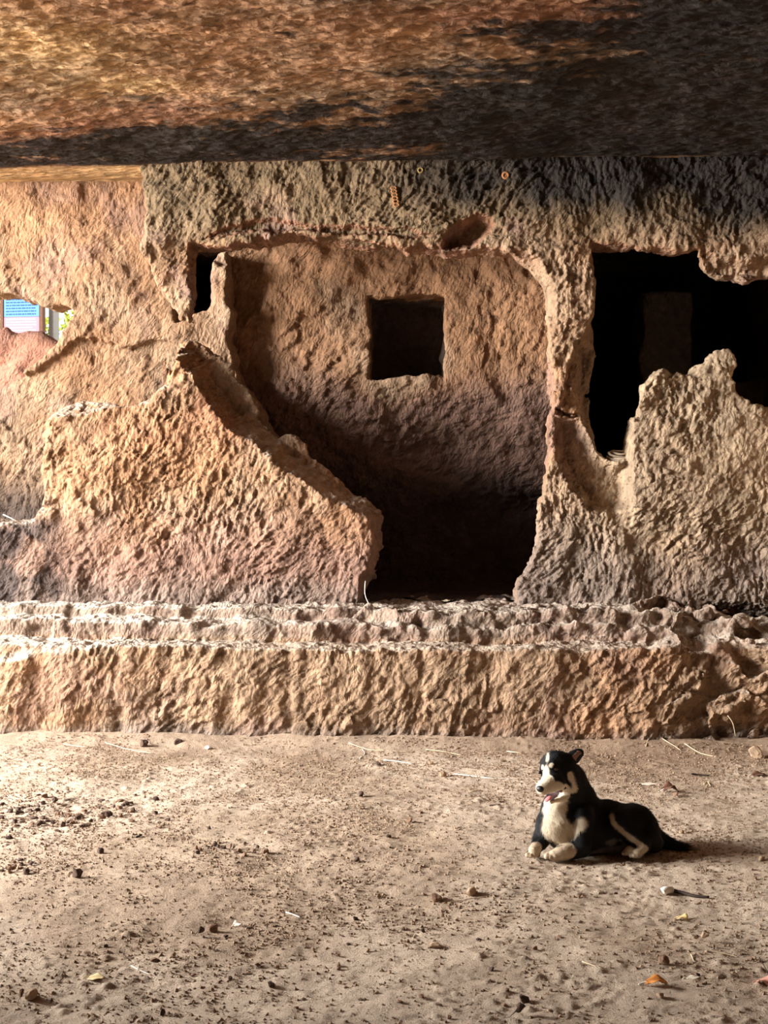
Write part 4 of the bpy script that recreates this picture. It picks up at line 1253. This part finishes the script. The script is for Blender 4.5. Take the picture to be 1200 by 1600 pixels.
straw([(1100, 1231), (1105, 1226), (1110, 1234)], 2.6, STRAW, 'small forked pale twig right of the brown leaf', name='twig', cat='twig')
straw([(1202, 1530), (1196, 1520, .01), (1186, 1512, .03)], 2.6, DSTR, 'dark stem standing by the pink leaf at the right edge', name='twig', cat='twig')
# stick with a white tip
b = G(1045, 1396); b[2] = gz(b[0], b[1])
rt = empty('stick', b, 'thin blackened stick with a white wrapped tip below the dog tail', 'stick')
def gp(px, py, h=0.0):
    q = G(px, py); return np.array([q[0], q[1], gz(q[0], q[1]) + h])
tube('shaft', [gp(1050, 1394, .012) - b, gp(1068, 1397, .010) - b, gp(1085, 1401, .009) - b, gp(1108, 1404, .008) - b], 0.0085, DSTR, rt, seg=8)
tip = tube('wrapped_tip', [gp(1036, 1396, .012) - b, gp(1041, 1395.5, .018) - b, gp(1050, 1394, .014) - b], 0.017, WSTR, rt, seg=10, taper=.8); tip['label'] = 'white wrapped tip'
# leaves
def leaf(name, px, py, lpx, wpx, rot, mat, label, curl=0.5, cat='leaf', stemmat=None):
    b = G(px, py); b[2] = gz(b[0], b[1])
    d = float((b - CAM) @ _f); L_ = lpx * d / FPX; W = wpx * d / FPX
    rt = empty(name, b, label, cat); rt.rotation_euler = (0, 0, rot)
    n, m_ = 14, 7; V = []
    for i in range(n):
        t = i / (n - 1); w = W * 0.5 * (math.sin(math.pi * min(t * .93 + .05, 1)) ** 0.7)
        for j in range(m_):
            v = (j / (m_ - 1)) * 2 - 1
            V.append(((t - .5) * L_, v * w * (1 + 0.12 * math.sin(9 * t + 2 * v)), 0.004 + curl * W * (0.5 * math.sin(math.pi * t) + 0.28 * v * v + 0.10 * math.sin(8 * t + 3 * v) + 0.02)))
    idx = np.arange(n * m_).reshape(n, m_)
    q_ = np.stack([idx[:-1, :-1], idx[1:, :-1], idx[1:, 1:], idx[:-1, 1:]], -1).reshape(-1, 4)
    o = link('blade', mesh_np('blade', np.array(V), q_), mat, rt)
    s = o.modifiers.new('t', 'SOLIDIFY'); s.thickness = 0.0015
    tube('stalk', [(-L_ * .85, 0.0, .004), (-L_ * .65, W * .08, .008), (-L_ * .44, 0, .006 + curl * W * .3)], 0.0022, stemmat or mat, rt)
    return rt
orange = plain_mat('orange_leaf', lin(206, 134, 66), 0.6, 0.35, 40); brownl = plain_mat('brown_leaf', lin(92, 62, 48), 0.6, 0.3, 40); pinkl = plain_mat('pink_leaf', lin(206, 150, 132), 0.6, 0.3, 40); whitel = plain_mat('bleached_leaf', lin(226, 214, 194), 0.7, 0.12, 40)
leaf('leaf', 1026, 1545, 34, 24, 0.15, orange, 'curled orange dry leaf at the lower right of the floor', 0.5, stemmat=WSTR)
leaf('leaf', 1197, 1545, 26, 40, -0.7, pinkl, 'pinkish dry leaf cut by the right edge of the photo', 0.4)
leaf('leaf', 1047, 1242, 22, 26, 0.2, brownl, 'curled brown leaf on the floor behind the dog', 0.55, stemmat=WSTR)
leaf('leaf', 1016, 1228, 26, 16, 0.0, whitel, 'flat bleached leaf on the floor above the dog rump', 0.06)
leaf('leaf', 372, 1442, 14, 18, 0.8, whitel, 'small bleached leaf scrap in the lower left of the floor', 0.3)
leaf('leaf', 1083, 1533, 22, 14, 0.4, whitel, 'flat bleached leaf scrap right of the orange leaf', 0.08)
leaf('leaf', 1067, 1434, 16, 24, -0.5, plain_mat('yellow_leaf', lin(210, 184, 128), .7, .2, 40), 'small yellowish leaf scrap below the white-tipped stick', 0.3)
leaf('leaf', 1186, 1211, 22, 18, 0.5, brownl, 'brown leaf at the right edge near the pale angular rock', 0.3)
leaf('leaf', 150, 1532, 24, 24, 0.2, plain_mat('pale_leaf', lin(220, 200, 150), .7, .15, 40), 'pale yellow leaf scrap in the lower left of the floor', 0.12)
# straws caught on the rock
def rockstraw(pts, r, label, mat=WSTR):
    w = [P(*q) for q in pts]
    return tag(tube('straw', w, r, mat, None, loc=tuple(w[0])), label, 'straw')
rockstraw([(5, 804, 9.20), (20, 811, 9.16), (38, 821, 9.22)], 0.0045, 'pale straw leaning on the dark ledge at the far left')
rockstraw([(571, 908, 9.22), (570, 925, 9.15), (573, 937, 9.12), (580, 949, 9.09)], 0.0035, 'thin white straw hanging at the foot of the parapet by the doorway')
rockstraw([(1137, 1118, 8.26), (1145, 1130, 8.25), (1149, 1150, 8.26)], 0.003, 'thin curved straw stuck to the broken right end of the plinth', STRAW)
# folded cloth strips on the window sill
def build_cloth():
    YC = 9.42
    b = P(965, 719, YC)
    rt = empty('cloth_bundle', b, 'bundle of folded grey cloth strips on the sill of the right window', 'cloth bundle')
    m = plain_mat('grey_cloth', lin(176, 160, 138), 0.8, 0.2, 60)
    for pts, r in (([(951, 707, YC), (957, 712, YC - .02), (985, 716, YC)], .010), ([(953, 706, YC + .03), (970, 710, YC), (990, 707, YC + .05)], .010),
                   ([(952, 717, YC), (968, 717, YC - .03), (990, 717, YC)], .011), ([(948, 713, YC), (960, 719, YC - .03), (988, 721, YC - .02)], .010), ([(955, 705, YC + .06), (972, 705, YC + .06), (990, 705, YC + .08)], .009)):
        tube('strip', [P(*q) - b for q in pts], r, m, rt, seg=8, taper=.8)
build_cloth()
# mud nests stuck to the smoky beam
MUD = plain_mat('dried_mud', lin(150, 104, 68), 0.95, 0.3, 90)
def torus_mesh(R, r, n=16, k=7, sx=1, sz=1):
    V = []; Fc = []
    for i in range(n):
        a = 2 * math.pi * i / n
        for j in range(k):
            b_ = 2 * math.pi * j / k
            V.append(((R + r * math.cos(b_)) * math.cos(a) * sx, r * math.sin(b_), (R + r * math.cos(b_)) * math.sin(a) * sz))
            Fc.append((i * k + j, i * k + (j + 1) % k, ((i + 1) % n) * k + (j + 1) % k, ((i + 1) % n) * k + j))
    return np.array(V), np.array(Fc)
def build_nests():
    Yn = YF - 0.012
    b = P(617, 322, Yn)
    rt = empty('mud_nest', b, 'long ladder-like mud nest on the beam above the doorway', 'mud nest')
    for k in range(6):
        V, Fc = torus_mesh(0.016, 0.0065, sx=1.15, sz=0.75)
        c0 = P(615 + 0.9 * k, 294 + 5.2 * k, Yn) - b
        link('cell', mesh_np('cell', V + c0, Fc), MUD, rt)
    b = P(790, 280, Yn)
    rt = empty('mud_nest', b, 'round orange mud nest at the edge of the soot on the beam', 'mud nest')
    V, Fc = torus_mesh(0.020, 0.0095)
    link('rim', mesh_np('rim', V + (P(790, 274, Yn) - b), Fc), MUD, rt)
    V, Fc = torus_mesh(0.008, 0.006)
    link('cell', mesh_np('cell', V + (P(791.5, 275, Yn) - b), Fc), MUD, rt)
    b = P(657, 272, Yn)
    rt = empty('mud_nest', b, 'small dull ring of mud on the beam right of the ladder-like nest', 'mud nest')
    V, Fc = torus_mesh(0.017, 0.006)
    link('rim', mesh_np('rim', V + (P(657, 266, Yn) - b), Fc), plain_mat('old_mud', lin(140, 116, 70), .9, .2), rt)
    b = P(670, 333, Yn)
    V, Fc = torus_mesh(0.012, 0.012)
    o = link('mud_nest', mesh_np('mud_nest', V * np.array([1.1, 1, 1.2]), Fc), MUD); o.location = P(670, 326, Yn)
    tag(o, 'lump of orange mud stuck below the ladder-like nest on the beam', 'mud nest')
build_nests()
